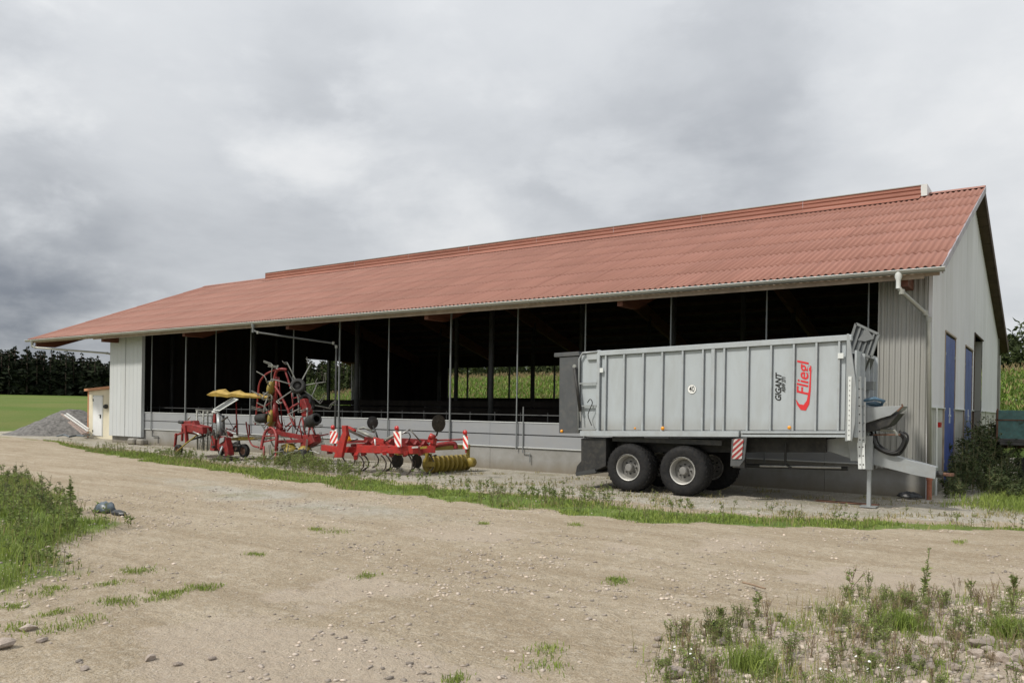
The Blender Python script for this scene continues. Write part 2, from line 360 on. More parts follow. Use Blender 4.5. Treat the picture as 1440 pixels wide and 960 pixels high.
def right_mask(x, y):      # 1 inside the rubble and weed patch at the lower right
    lim = np.interp(x, [-3.6, -3.0, -2.5, -2.0, -1.3, -.4, 1, 4], [5.6, 7.0, 8.7, 9.8, 10.3, 11.4, 13, 16]); n = (fbm(x, y, .7, 3, 15)-.5)*1.5
    return sstep(-.2, .45, (lim-y)*.8+n*.8)*sstep(-.3, .3, x+2.6+.42*np.minimum(y-5.7, 1.4)+n*.2)
def gz(x, y):
    x = np.asarray(x, float); y = np.asarray(y, float); r = np.hypot(x, y)
    near = 1-sstep(16, 21, y)*sstep(-60, -40, x)
    z = (fbm(x, y, 3.5, 3, 2)-.5)*.10*near + (fbm(x, y, .6, 3, 3)-.5)*.035*near
    z = z+.10*left_mask(x, y)*sstep(9, 14, r)+.05*right_mask(x, y)*(fbm(x, y, .5, 3, 8))
    bank = 3.3*sstep(48.5, 66, y)+.018*np.clip(y-66, 0, 900)
    flat = .0175*np.clip(r-72, 0, 900)
    wgt = sstep(-75, -55, x)
    rise = flat*(1-wgt)+np.maximum(bank, flat*.3)*wgt
    return z*(1-sstep(60, 120, r)*.5)+np.where(r > 30, rise, 0)-.012

# ================================================================== GROUND
def make_ground():
    phi = np.concatenate([np.linspace(-78, 12, 420), np.linspace(12, 282, 110)[1:]])
    phi = np.radians(phi)                                  # clockwise from +Y
    rr = [0.6]
    while rr[-1] < 1500: rr.append(rr[-1]*1.0+max(.05, rr[-1]*.0135))
    rr = np.array(rr); nr, na = len(rr), len(phi)
    RR, PH = np.meshgrid(rr, phi, indexing='ij'); X = RR*np.sin(PH); Y = RR*np.cos(PH); Z = gz(X, Y)
    V = np.stack([X, Y, Z], -1).reshape(-1, 3)
    i, j = np.meshgrid(np.arange(nr-1), np.arange(na), indexing='ij'); j2 = (j+1) % na
    Q = np.stack([i*na+j, i*na+j2, (i+1)*na+j2, (i+1)*na+j], -1).reshape(-1, 4)
    c0 = len(V); V = np.vstack([V, [[0, 0, float(gz(0, 0))]]]); jj = np.arange(na); Tt = np.stack([np.full(na, c0), (jj+1) % na, jj], -1)
    me = npmesh('ground', V, Q[:, ::-1], Tt[:, ::-1], True)
    x, y = V[:, 0], V[:, 1]; r = np.hypot(x, y)
    g = np.maximum(strip_mask(x, y)*.9, left_mask(x, y)*.75)
    field = np.maximum(sstep(0, 1.5, (r-66)+(fbm(x, y, 3, 3, 4)-.5)*6)*(x < -40), sstep(47.5, 50, y))
    rightside = sstep(-2.0, -.8, x+(fbm(x, y, 1.5, 3, 6)-.5)*1.5)*sstep(19.5, 21.5, y)
    g = np.maximum(np.maximum(g, field), rightside*.85)
    gravel = sstep(.1, .9, y-np.interp(x, STRIP[:, 0], STRIP[:, 2])+(fbm(x, y, 1, 3, 7)-.5))*(1-field)
    # pale crushed stone smear on the road
    sm = np.exp(-(((x+15.6)/6.5)**2+((y-11.9-.30*(x+15.6)*-1*.35)/1.3)**2)); gravel = np.maximum(gravel, sm*1.1*fbm(x, y, 1.2, 4, 12)*1.6)
    gravel = np.maximum(gravel, .75*sstep(-45, -58, x)*(1-field)*(y > 17))
    rub = np.maximum(right_mask(x, y), left_mask(x, y)*.4*sstep(14, 9, r))
    rub = np.maximum(rub, sstep(.54, .66, fbm(x, y, 2.2, 4, 21))*.85*sstep(17, 12, r))
    at = me.color_attributes.new('zone', 'FLOAT_COLOR', 'POINT')
    at.data.foreach_set('color', np.stack([g, np.clip(gravel, 0, 1), np.clip(rub, 0, 1), sstep(60, 75, r)], -1).astype(np.float32).ravel())
    o = link('ground', me); setp(o, kind='structure')
    m = bpy.data.materials.new('ground'); m.use_nodes = True; me.materials.append(m); t = NT(m.node_tree); b = m.node_tree.nodes['Principled BSDF']
    pos = t.n('ShaderNodeNewGeometry').outputs['Position']
    zone = t.n('ShaderNodeAttribute', attribute_name='zone'); sp = t.n('ShaderNodeSeparateColor'); t.l.new(zone.outputs[0], sp.inputs[0])
    n_b = t.noise(pos, .35, 6, .6, .5); n_m = t.noise(pos, 1.7, 7, .65, .3); n_f = t.noise(pos, 14, 6, .7); n_g = t.noise(pos, 60, 4, .7)
    # wheel tracks run along the road (direction of the long side, bending with it)
    st = t.noise(t.vmath('MULTIPLY', pos, (.22, 1.5, 1)), 1.0, 6, .62, .6)
    dirt = t.mix(t.mapr(n_b, .35, .65, 0, 1), (.395, .325, .232), (.455, .384, .288))
    dirt = t.mix(t.mapr(st, .42, .64, 0, .85), dirt, (.305, .240, .160))
    dirt = t.mix(t.mapr(n_m, .55, .72, 0, .65), dirt, (.54, .475, .375))
    dirt = t.mix(t.mapr(n_m, .28, .42, .5, 0), dirt, (.33, .255, .175))
    dirt = t.mix(t.mapr(n_f, .51, .68, 0, .6), dirt, (.56, .50, .41))
    dirt = t.mix(t.mapr(n_g, .36, .50, .8, 0), dirt, (.21, .165, .115)); n_h = t.noise(pos, 5.5, 6, .7, .4); dirt = t.mix(t.mapr(n_h, .50, .66, 0, .65), dirt, (.315, .25, .17)); dirt = t.mix(t.mapr(n_h, .30, .42, .5, 0), dirt, (.55, .485, .39)); dirt = t.mix(t.mapr(n_g, .56, .68, 0, .75), dirt, (.58, .53, .46))
    vor = t.n('ShaderNodeTexVoronoi'); t.l.new(pos, vor.inputs[0]); vor.inputs['Scale'].default_value = 22
    vs = t.mix(.55, t.mix(t.math('FRACT', t.math('MULTIPLY', vor.outputs[1], 7.3)), (.30, .26, .215), (.55, .50, .44)), (.42, .37, .31))
    vor2 = t.n('ShaderNodeTexVoronoi'); t.l.new(pos, vor2.inputs[0]); vor2.inputs['Scale'].default_value = 38
    vg = t.mix(t.mapr(n_f, .35, .7, 0, 1), (.42, .395, .335), (.56, .53, .465))
    vg = t.mix(t.mapr(vor2.outputs[0], .35, .75, 0, .6), vg, (.26, .235, .195))
    vg = t.mix(t.mapr(n_m, .5, .7, 0, .5), vg, (.35, .30, .225))
    rubc = t.mix(t.mapr(n_g, .40, .62, 0, 1), (.36, .295, .225), (.58, .51, .43)); rubc = t.mix(t.mapr(n_f, .42, .62, .6, 0), rubc, (.43, .345, .265)); rubc = t.mix(t.mapr(n_m, .35, .65, 0, .6), rubc, (.48, .405, .315))
    gr = t.mix(t.mapr(n_m, .35, .65, 0, 1), (.150, .215, .048), (.105, .155, .040))
    gr = t.mix(t.mapr(n_b, .45, .65, 0, .6), gr, (.21, .235, .065))
    bands = t.noise(t.vmath('MULTIPLY', pos, (.035, .05, 1)), 1.0, 4, .6)
    fieldc = t.mix(t.mapr(bands, .40, .62, 0, 1), (.095, .145, .028), (.140, .160, .045))
    fieldc = t.mix(t.mapr(n_m, .4, .7, 0, .4), fieldc, (.065, .105, .022))
    gr = t.mix(zone.outputs[3], gr, fieldc)
    c = t.mix(t.mapr(t.math('ADD', sp.outputs[2], t.math('MULTIPLY', t.math('SUBTRACT', n_f, .5), .8)), .35, .75, 0, .8), dirt, rubc)
    vg = t.mix(t.mapr(n_h, .46, .62, 0, .65), vg, (.30, .26, .20)); vg = t.mix(t.mapr(t.noise(pos, .9, 5, .65), .50, .66, 0, .7), vg, (.25, .235, .15))
    c = t.mix(t.mapr(t.math('ADD', sp.outputs[1], t.math('MULTIPLY', t.math('SUBTRACT', n_m, .5), .6)), .25, .8, 0, 1), c, vg)
    c = t.mix(t.mapr(t.math('ADD', sp.outputs[0], t.math('MULTIPLY', t.math('SUBTRACT', n_f, .5), .5)), .4, .75, 0, 1), c, gr)
    t.l.new(c, b.inputs['Base Color']); b.inputs['Roughness'].default_value = .95; b.inputs['Specular IOR Level'].default_value = .15
    h = t.math('ADD', t.math('MULTIPLY', n_f, 1.0), t.math('MULTIPLY', n_g, .5))
    h = t.math('ADD', h, t.math('MULTIPLY', t.math('MULTIPLY', n_g, sp.outputs[2]), .25))
    h = t.math('ADD', h, t.math('MULTIPLY', n_m, 2.6)); h = t.math('ADD', h, t.math('MULTIPLY', n_h, 2.6))
    bp = t.n('ShaderNodeBump'); bp.inputs['Strength'].default_value = .9; bp.inputs['Distance'].default_value = .035
    t.l.new(h, bp.inputs['Height']); t.l.new(bp.outputs[0], b.inputs['Normal'])
    return o
make_ground()

# ================================================================== BARN
D = 22.62; XR, XL = -2.88, -42.25; ROOFR, ROOFL = -2.50, -49.23
YE, ZE, YR, ZR = 21.42, 5.67, 32.8, 10.26; YB = 48.4; YW = 46.4
SL = math.atan2(ZR-ZE, YR-YE); SB = math.atan2(ZR-ZE, YB-YR)
def roofz(y): return ZE+(y-YE)*math.tan(SL) if y < YR else ZR-(y-YR)*math.tan(SB)
barn = thing('barn', (-22, 33, 0), 'long open fronted cattle barn with red corrugated roof and pale metal gable', 'barn')

# corrugated roof sheets on the front slope, each one a part
NC, NR = 44, 7; PITCHX = .177; LEN = math.hypot(YR-YE, ZR-ZE)/NR
def sheet_mesh(length, n=6, seg=6, lift=.010):
    A = .029; th = .009; xs = np.linspace(0, n*PITCHX+.012, n*seg+1); V = []; F = []
    def prof(x): return A*math.cos(2*PI*x/PITCHX)
    m = len(xs)
    for (yy, zz) in ((0, lift), (length+.12, -.004)):
        for x in xs: V.append((x, yy, prof(x)+zz))
    for x in xs: V.append((x, 0, prof(x)+lift-th))
    for x in xs: V.append((x, length+.12, prof(x)-.004-th))
    for j in range(m-1):
        F.append((j, j+1, m+j+1, m+j)); F.append((2*m+j, j*1+0, j+1, 2*m+j+1)[::-1]); F.append((2*m+j, 3*m+j, 3*m+j+1, 2*m+j+1))
    F.append((0, m, 3*m, 2*m)); F.append((m-1, 2*m-1, 4*m-1, 3*m-1)[::-1])
    me = bpy.data.meshes.new('roof_sheet'); me.from_pydata(V, [], F)
    for p in me.polygons: p.use_smooth = abs(p.normal.z) > .3
    me.materials.append(MAT['roof_sheet']); return me
sm = sheet_mesh(LEN)
far_v = MB(); cnt = 0
sdir = Vector((0, math.cos(SL), math.sin(SL))); snor = Vector((0, -math.sin(SL), math.cos(SL)))
for c in range(NC):
    for r_ in range(NR):
        org = Vector((ROOFR-(c+1)*6*PITCHX+.006, YE, ZE))+sdir*(r_*LEN)+snor*.03
        org.x += random.uniform(-.003, .003); rx = SL+random.uniform(-.0012, .0012)
        if cnt < 299:
            o = bpy.data.objects.new('roof_sheet', sm); COL.objects.link(o); o.parent = barn
            o.location = org-ORG[barn]; o.rotation_euler = (rx, 0, 0)
        else:
            mm = Matrix.Translation(org) @ Matrix.Rotation(rx, 4, 'X')
            far_v.add([mm @ v.co for v in sm.vertices], [tuple(p.vertices) for p in sm.polygons])
        cnt += 1
o = far_v.build('roof_sheet', 'roof_sheet', barn, smooth=False); o['kind'] = 'stuff'
# rear slope in one corrugated run
g = []
xs = np.linspace(ROOFL, ROOFR, 44*6*4+1)
for yy in (YR-.02, YB):
    g.append([(x, yy, roofz(max(yy, YR+.001))+.03+.026*math.cos(2*PI*(x-ROOFR)/PITCHX)) for x in xs])
MB().sheet(g).build('rear_roof', 'roof_sheet', barn, smooth=True)
# ridge capping
m = MB(); m.sheet([[(x, YR-.22, roofz(YR-.22)+.075), (x, YR, ZR+.10), (x, YR+.22, roofz(YR+.22)+.075)] for x in (ROOFL, ROOFR+.02)]).build('ridge_cap', 'roof_sheet', barn)
# underlay boarding
m = MB()
m.sheet([[(x, YE+.16, roofz(YE+.16)-.06), (x, YR, ZR-.06)] for x in (ROOFL+.03, ROOFR-.03)])
m.sheet([[(x, YR, ZR-.06), (x, YB-.05, roofz(YB-.05)-.06)] for x in (ROOFL+.03, ROOFR-.03)])
m.build('roof_lining', 'dark_wood', barn)
# purlins
for k in range(10):
    y = YE+.18+k*1.23; z = roofz(y)-.15
    MB().bar((ROOFL+.05, y, z), (ROOFR-.06, y, z), .09, .16, (0, -math.sin(SL), math.cos(SL))).build('purlin', 'light_wood' if k < 1 else 'soffit_brown', barn)
for k in range(1, 13):
    y = YR+k*1.25; z = roofz(y)-.15
    MB().bar((ROOFL+.05, y, z), (ROOFR-.06, y, z), .09, .16, (0, math.sin(SB), math.cos(SB))).build('purlin', 'soffit_brown', barn)
# glulam rafters with tapered tails
RX = [-48.75, -41.45, -34.1, -26.65, -19.0, -11.2, -3.35]
for x in RX:
    def zf(y, d): return roofz(y)-.24-d
    p = [(x-.09, YE+.22, zf(YE+.22, 0)), (x-.09, YE+.22, zf(YE+.22, .22)), (x-.09, YE+1.25, zf(YE+1.25, .62)), (x-.09, YR, ZR-1.25),
         (x-.09, YB-1.2, zf(YB-1.2, .55)), (x-.09, YB-.2, zf(YB-.2, .2)), (x-.09, YB-.2, zf(YB-.2, 0)), (x-.09, YR, ZR-.26)]
    MB().prism(p, (.18, 0, 0)).build('rafter', 'glulam', barn)
# brown soffit boards under the right-hand overhang
for k in range(22):
    y0 = YR+.1+k*.71; y1 = min(y0+.69, YB-.03)
    MB().add([(XR+.03, y0, roofz(y0)-.25), (ROOFR-.04, y0, roofz(y0)-.25), (ROOFR-.04, y1, roofz(y1)-.25), (XR+.03, y1, roofz(y1)-.25)], [(0, 1, 2, 3)]).build('soffit_board', 'soffit_brown', barn)
MB().bar((ROOFR-.02, YR+.05, ZR-.12), (ROOFR-.02, YB, roofz(YB)-.12), .03, .30, (0, 0, 1)).build('barge_board', 'soffit_brown', barn)
MB().bar((ROOFR+.02, YE-.02, ZE-.055), (ROOFR+.02, YR, ZR-.055), .035, .20, (0, 0, 1)).build('verge_trim', 'verge_trim', barn)
MB().bar((ROOFL-.02, YE-.02, ZE-.04), (ROOFL-.02, YR, ZR-.04), .035, .17, (0, 0, 1)).build('verge_trim', 'verge_trim', barn)
# ridge vent
vx0, vx1, vy = -41.9, -4.25, YR-.55
vent = MB().box((vx0, vy-.015, roofz(vy)+.05), (vx1, vy+.9, roofz(vy)+.06)).build('ridge_vent', 'vent_red', barn)
zb = roofz(vy)+.10; zt = ZR+.25
prof = [(vy-.42, roofz(vy-.42)+.085), (vy-.02, roofz(vy-.02)+.10), (vy, zb+.04), (vy-.03, zb+.09), (vy-.03, zb+.14), (vy, zb+.17), (vy, zb+.22), (vy-.03, zb+.25), (vy-.03, zb+.30), (vy, zb+.33), (vy, zt-.02), (vy-.03, zt)]
L_ = 4.2; xx = vx1-.22; k = 0
while xx > vx0+.01:
    x2 = max(xx-L_, vx0); g = [[(xx-.008, y, z) for y, z in prof], [(x2, y-.004*(k % 2), z) for y, z in prof]]
    MB().sheet(g).build('vent_panel', 'vent_red', vent); xx = x2; k += 1
MB().box((vx0, vy-.035, zt), (vx1-.22, vy+.04, zt+.03)).build('vent_rail', 'gutter', vent)
MB().box((vx0, vy+1.0, zb), (vx1-.22, vy+1.05, zt)).build('vent_panel', 'vent_red', vent)
MB().box((vx1-.215, vy-.04, zb-.02), (vx1-.02, vy+1.1, zt+.03)).build('end_cap', 'vent_cap', vent)
MB().box((vx0-.02, vy-.02, zb-.02), (vx0-.002, vy+1.1, zt+.0)).build('end_cap', 'vent_red', vent)

# gutter: half-round with a bead
def gutter_profile(r=.085):
    a = [(-r*math.cos(t), -r*math.sin(t)) for t in np.linspace(0, PI, 13)]
    return [(-r-.012, .012)]+a+[(r*.92-.004, .02)]+[(q[0]*.93, q[1]*.93+.002) for q in a[::-1]]
gy, gzc = YE-.055, ZE-.035
gp = gutter_profile()
gut = MB().sheet([[(x, gy+a, gzc+b+.004*(i % 2)) for a, b in gp] for i, x in enumerate(np.linspace(ROOFR+.08, ROOFL-.12, 12))]).build('gutter', 'gutter', barn, smooth=True)
for x in (ROOFR+.08, ROOFL-.12):
    MB().prism([(x, gy-.085*math.cos(t), gzc-.085*math.sin(t)) for t in np.linspace(0, PI, 13)], (.006, 0, 0)).build('gutter_end', 'gutter', gut)
MB().tube([(ROOFR+.09, gy-.09, gzc+.012), (ROOFL-.12, gy-.09, gzc+.012)], .011, 6).build('gutter_bead', 'pale_gutter', gut)
for k in range(24):
    x = ROOFR-.5-k*2.0
    MB().box((x-.018, gy-.092, gzc-.012), (x+.018, YE+.1, gzc-.004)).build('gutter_bracket', 'gutter', gut)
# downpipes
def downpipe(pts, r=.05, outlet='pale_gutter', mt='gutter'):
    o = MB().tube(pts[1:], r, 12).build('downpipe', mt, barn, smooth=True)
    p0, p1 = Vector(pts[0]), Vector(pts[1])
    MB().lathe([(.085, .0), (.085, .12), (.055, .20), (.055, .40)], p0, (0, 0, -1), 16).build('outlet', outlet, o, smooth=True)
    for q in pts[2:-1]:
        MB().lathe([(r+.001, -.06), (r+.014, -.06), (r+.014, .06), (r+.001, .06)], q, (0, 0, 1), 12).build('joint', 'gutter', o)
    return o
dp = downpipe([(-3.43, gy, gzc-.02), (-3.43, gy, gzc-.38), (-3.36, gy+.06, gzc-.50), (-2.966,22.400,4.702), (-2.886,22.420,4.538), (-2.808,22.420,0.532)], .055)
foot = (-2.808,22.420,0.532)
MB().lathe([(.0, .0), (.075, .0), (.075, .08), (.062, .10), (.062, foot[2]+.05)], (foot[0], foot[1], foot[2]+.03), (0, 0, -1), 14).build('drain_stub', 'terracotta', dp, smooth=True)
downpipe([(-28.55, gy, gzc-.02), (-28.55, gy, gzc-.32), (-28.35, gy+.1, gzc-.42), (-24.75, D-.16, 4.71), (-24.62, D-.12, 4.56), (-24.62, D-.12, .3)], .042, outlet='post_steel', mt='shade_steel')
downpipe([(-48.6, gy, gzc-.02), (-48.6, gy, gzc-.3), (-48.45, gy+.08, gzc-.42), (-42.6, D-.1, 4.80), (-42.35, D-.06, 4.75)], .05, 'gutter')

# front wall
PXS = [-38.33, -35.34, -32.92, -30.30, -27.37, -24.5, -21.73, -18.60, -15.61, -12.92, -9.93, -7.02, -4.33]
m = MB(); xs_ = [-39.6, -33.9, -28.2, -22.5, -16.8, -11.1, -5.4, XR]
for a, b in zip(xs_[:-1], xs_[1:]):
    MB().box((a+.004, D+.05, -.3), (b-.004, D+.25, .80)).build('concrete_base', 'concrete', barn, bevel=.004)
MB().box((XL, D+.06, -.3), (-39.6, D+.25, .80)).build('concrete_base', 'concrete', barn)
for a, b in zip(xs_[:-1], xs_[1:]):
    MB().box((a+.003, D+.02, .815), (b-.003, D+.075, 1.205)).build('wall_panel', 'band_panel', barn, bevel=.004)
    MB().box((a+.003, D+.02, 1.245), (b-.003, D+.075, 1.64)).build('wall_panel', 'band_panel', barn, bevel=.004)
MB().box((-39.6, D+.045, 1.20), (XR-.04, D+.07, 1.25)).build('panel_joint', 'dark_steel', barn)
MB().box((-39.6, D-.005, .785), (XR-.02, D+.1, .812)).build('drip_flashing', 'pale_gutter', barn)
MB().box((-39.6, D-.002, 1.643), (XR-1.2, D+.10, 1.668)).build('sill_flashing', 'pale_gutter', barn)
pz = roofz(D)-.30
po = MB().box((-.017, -.02, 0), (.017, .02, pz-.72)).mesh('post', (0, 0, 0)); po.materials.append(MAT['post_steel'])
for i, x in enumerate(PXS):
    o = bpy.data.objects.new('post', po); COL.objects.link(o); o.parent = barn; o.location = Vector((x, D-.045, .72))-ORG[barn]
    if i in (1, 5, 7): o.scale = (1.5, 1.3, 1)
# eaves beam on the posts
MB().box((XL, D-.06, pz-.02), (XR, D+.08, pz+.18)).build('eaves_beam', 'soffit_brown', barn)
MB().box((XL+.1, YE+.10, roofz(YE+.1)-.27), (XR, YE+.14, roofz(YE+.1)-.10)).build('fascia_board', 'light_wood', barn)
# small pipe on the base
MB().tube([(-15.35, D-.02, 2.2), (-15.35, D-.02, .62), (-15.05, D-.02, .60), (-15.05, D-.02, .30)], .022, 8).build('water_pipe', 'post_steel', barn)
MB().tube([(-38.25, D-.02, .75), (-38.25, D-.02, .45), (-37.7, D-.02, .45), (-37.7, D-.02, .10)], .022, 8).build('water_pipe', 'dark_steel', barn)
# interior columns, rails, partitions, floor
ci = MB().tube([(0, 0, 0), (0, 0, 6.0)], .11, 10).mesh('column', (0, 0, 0), True); ci.materials.append(MAT['dark_steel'])
for x in RX[1:-1]:
    for y in (25.6, 32.8, 40.2):
        o = bpy.data.objects.new('column', ci); COL.objects.link(o); o.parent = barn; o.location = Vector((x+.02, y, 0))-ORG[barn]; o.scale = (1, 1, (roofz(y)-.7)/6.0)
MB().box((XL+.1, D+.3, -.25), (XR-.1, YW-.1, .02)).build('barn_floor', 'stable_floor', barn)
for z in (1.90,):
    MB().tube([(XL+.5, D+.85, z), (XR-.4, D+.85, z)], .025, 6).build('rail', 'dark_steel', barn)
rp = MB().tube([(0, 0, 0), (0, 0, 2.0)], .02, 6).mesh('rail_post', (0, 0, 0)); rp.materials.append(MAT['dark_steel'])
for k in range(34):
    o = bpy.data.objects.new('rail_post', rp); COL.objects.link(o); o.parent = barn; o.location = Vector((XL+.9+k*1.15, D+.85, 0))-ORG[barn]
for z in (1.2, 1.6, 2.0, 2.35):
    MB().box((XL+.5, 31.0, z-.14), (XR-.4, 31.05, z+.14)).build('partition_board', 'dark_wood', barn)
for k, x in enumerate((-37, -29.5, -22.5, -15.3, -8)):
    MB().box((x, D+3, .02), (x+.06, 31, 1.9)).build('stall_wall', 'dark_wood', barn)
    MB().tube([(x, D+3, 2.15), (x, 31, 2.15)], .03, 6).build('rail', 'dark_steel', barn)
# end walls: right gable with vertical ribs
def ribbed(ax0, ax1, zlo, zhi, X, ny=None, pitch=.25, depth=.03, side=1):
    g0 = []; g1 = []; y = ax0; prof_ = []
    while y < ax1-1e-6:
        for dy, dd in ((0, 0), (.14, 0), (.165, 1), (.225, 1)):
            if y+dy <= ax1: prof_.append((y+dy, dd*depth))
        y += pitch
    prof_.append((ax1, 0)); return prof_
def gable_piece(y0, y1, zlo, zhi):
    pr_ = ribbed(y0, y1, 0, 0, XR)
    f = zhi if callable(zhi) else (lambda y: zhi)
    return MB().sheet([[(XR+d, y, zlo) for y, d in pr_], [(XR+d, y, f(y)) for y, d in pr_]])
gtop = lambda y: roofz(y)-.235
ds = [(25.6, 28.1), (31.0, 33.5), (34.2, 37.9)]
DT = 4.50
yy = [D+.04]+[v for d in ds for v in d]+[YW]
for i in range(0, len(yy), 2):
    y = yy[i]
    while y < yy[i+1]-.01:
        y2 = min(y+1.0, yy[i+1]); gable_piece(y, y2, 2.34, gtop).build('gable_sheet', 'gable_sheet', barn); y = y2
gable_piece(ds[0][0], ds[0][1], DT+.04, gtop).build('gable_sheet', 'gable_sheet', barn)
gable_piece(ds[1][0], ds[1][1], DT+.04, gtop).build('gable_sheet', 'gable_sheet', barn)
gable_piece(ds[2][0], ds[2][1], 5.20, gtop).build('gable_sheet', 'gable_sheet', barn)
MB().box((XR-.03, D-.07, .0), (XR+.06, D+.10, gtop(D+.1)-.02)).build('corner_trim', 'gable_sheet', barn)
for i in range(0, len(yy), 2):
    MB().box((XR-.2, yy[i]+(.045 if i == 0 else 0), -.3), (XR-.01, yy[i+1], 2.31)).build('gable_base', 'gable_concrete', barn)
    MB().box((XR-.02, yy[i], 2.312), (XR+.055, yy[i+1], 2.338)).build('ledge_flashing', 'pale_gutter', barn)
for n_, (a, b) in enumerate(ds[:2]):
    fr = MB().box((XR-.03, a-.06, DT), (XR+.05, b+.06, DT+.05)).box((XR-.03, a-.06, .15), (XR+.035, a, DT)).box((XR-.03, b, .15), (XR+.035, b+.06, DT)).build('door_frame', 'light_wood', barn)
    mid = (a+b)/2
    for q, (u, v) in enumerate(((a+.01, mid-.006), (mid+.006, b-.01))):
        dd = MB().box((XR-.025, u, .18), (XR+.012, v, DT-.05)).build('door', 'blue_door', barn, bevel=.004)
        for z in (.8, 2.3, 3.9):
            MB().box((XR+.012, (v-.18 if q else u), z-.04), (XR+.03, (v if q else u+.18), z+.04)).build('hinge', 'galv', dd)
    hd = MB().box((XR+.012, mid-.03, 1.9), (XR+.04, mid+.03, 2.35)).box((XR+.012, mid-.16, 2.1), (XR+.05, mid+.16, 2.14)).build('door_handle', 'pale_gutter', dd)
a, b = ds[2]
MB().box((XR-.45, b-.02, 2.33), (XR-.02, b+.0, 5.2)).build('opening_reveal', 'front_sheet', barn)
MB().box((XR-.45, b-.02, 0), (XR-.02, b+.0, 2.30)).build('opening_reveal', 'concrete', barn)
MB().box((XR-.02, a-.07, .1), (XR+.05, a-.002, 5.25)).box((XR-.02, a, 5.2), (XR+.05, b, 5.25)).build('opening_frame', 'soffit_brown', barn)
cq = MB().tube([(-2.820,23.629,2.322), (-2.820,23.800,-0.086)], .03, 8).build('conduit', 'pale_gutter', barn)
e = (-2.800,24.238,1.866); MB().box((XR+.0, e[1]-.08, e[2]-.07), (XR+.09, e[1]+.25, e[2]+.07)).build('switch_box', 'reflector_red', barn)
# right-hand front sheet hanging over the base
def front_ribbed(x0, x1, z0, z1, pitch=.137, depth=.035, y=None, rib=(.0, .035, .055, .10)):
    pts = []; x = x0
    while x < x1-.01:
        for dx, dd in ((0, 0), (rib[1], 0), (rib[2], 1), (rib[3], 1), (rib[3]+.02, 0)):
            if x+dx < x1: pts.append((x+dx, dd*depth))
        x += pitch
    pts.append((x1, 0)); Y = y if y is not None else D
    return MB().sheet([[(a, Y-b, z0) for a, b in pts], [(a, Y-b, z1) for a, b in pts]])
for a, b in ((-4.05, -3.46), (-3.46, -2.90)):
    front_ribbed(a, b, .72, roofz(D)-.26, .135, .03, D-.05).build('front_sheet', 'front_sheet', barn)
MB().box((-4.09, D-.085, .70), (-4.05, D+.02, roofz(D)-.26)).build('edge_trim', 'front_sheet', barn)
# left-hand sheet, hanging forward of the base
for k in range(4):
    a = XL+k*.79
    front_ribbed(a, a+.785, .37+.0*k, roofz(D)-.26, .395, .012, D-.12-.012*(k % 2), (0, .30, .315, .35)).build('front_sheet', 'white_sheet', barn)
MB().box((-39.09, D-.17, .36), (-39.05, D+.0, roofz(D)-.26)).build('edge_trim', 'white_sheet', barn)
MB().box((XL, D-.10, .36), (XL+.03, D+.3, roofz(D)-.2)).build('edge_trim', 'shed_trim', barn)
# left gable with its opening
def plane_x(y0, y1, z0, z1):
    f = z1 if callable(z1) else (lambda y: z1)
    return MB().prism([(XL, y0, z0), (XL, y1, z0), (XL, y1, f(y1)), (XL, y0, f(y0))], (.08, 0, 0))
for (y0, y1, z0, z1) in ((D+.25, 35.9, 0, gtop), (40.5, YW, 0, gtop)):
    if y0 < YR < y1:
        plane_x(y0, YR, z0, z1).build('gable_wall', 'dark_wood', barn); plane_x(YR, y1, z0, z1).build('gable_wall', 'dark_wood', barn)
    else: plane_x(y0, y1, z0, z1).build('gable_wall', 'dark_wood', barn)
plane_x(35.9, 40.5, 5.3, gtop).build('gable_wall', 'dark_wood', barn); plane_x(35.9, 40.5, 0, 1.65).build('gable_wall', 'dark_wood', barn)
MB().box((XL+.09, 40.0, 1.65), (XL+.13, 40.5, 5.2)).build('opening_reveal', 'pale_gutter', barn)
MB().box((XL+.2, 37.6, 1.65), (XL+.4, 37.75, 5.3)).build('opening_post', 'dark_steel', barn)
# rear wall, open above 3 m
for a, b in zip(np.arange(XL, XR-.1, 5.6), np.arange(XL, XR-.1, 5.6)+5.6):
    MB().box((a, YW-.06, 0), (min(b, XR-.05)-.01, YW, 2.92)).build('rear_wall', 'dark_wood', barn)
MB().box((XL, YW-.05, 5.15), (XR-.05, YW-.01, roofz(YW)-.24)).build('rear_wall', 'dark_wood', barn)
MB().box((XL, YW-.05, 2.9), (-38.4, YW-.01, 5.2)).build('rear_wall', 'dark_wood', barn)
rpm = MB().box((-.05, -.05, 0), (.05, .05, 2.3)).mesh('rear_post', (0, 0, 0)); rpm.materials.append(MAT['dark_steel'])
for k in range(19):
    o = bpy.data.objects.new('rear_post', rpm); COL.objects.link(o); o.parent = barn; o.location = Vector((-38.4+k*1.9, YW-.1, 2.9))-ORG[barn]
MB().box((XR-.05, YW-.15, -.2), (XR+.08, YW+.02, roofz(YW)-.25)).build('corner_trim', 'concrete', barn)
MB().tube([(ROOFR-.3, YB-1.5, 0), (ROOFR-.3, YB-1.5, 5.2)], .05, 8).build('downpipe', 'gutter', barn)

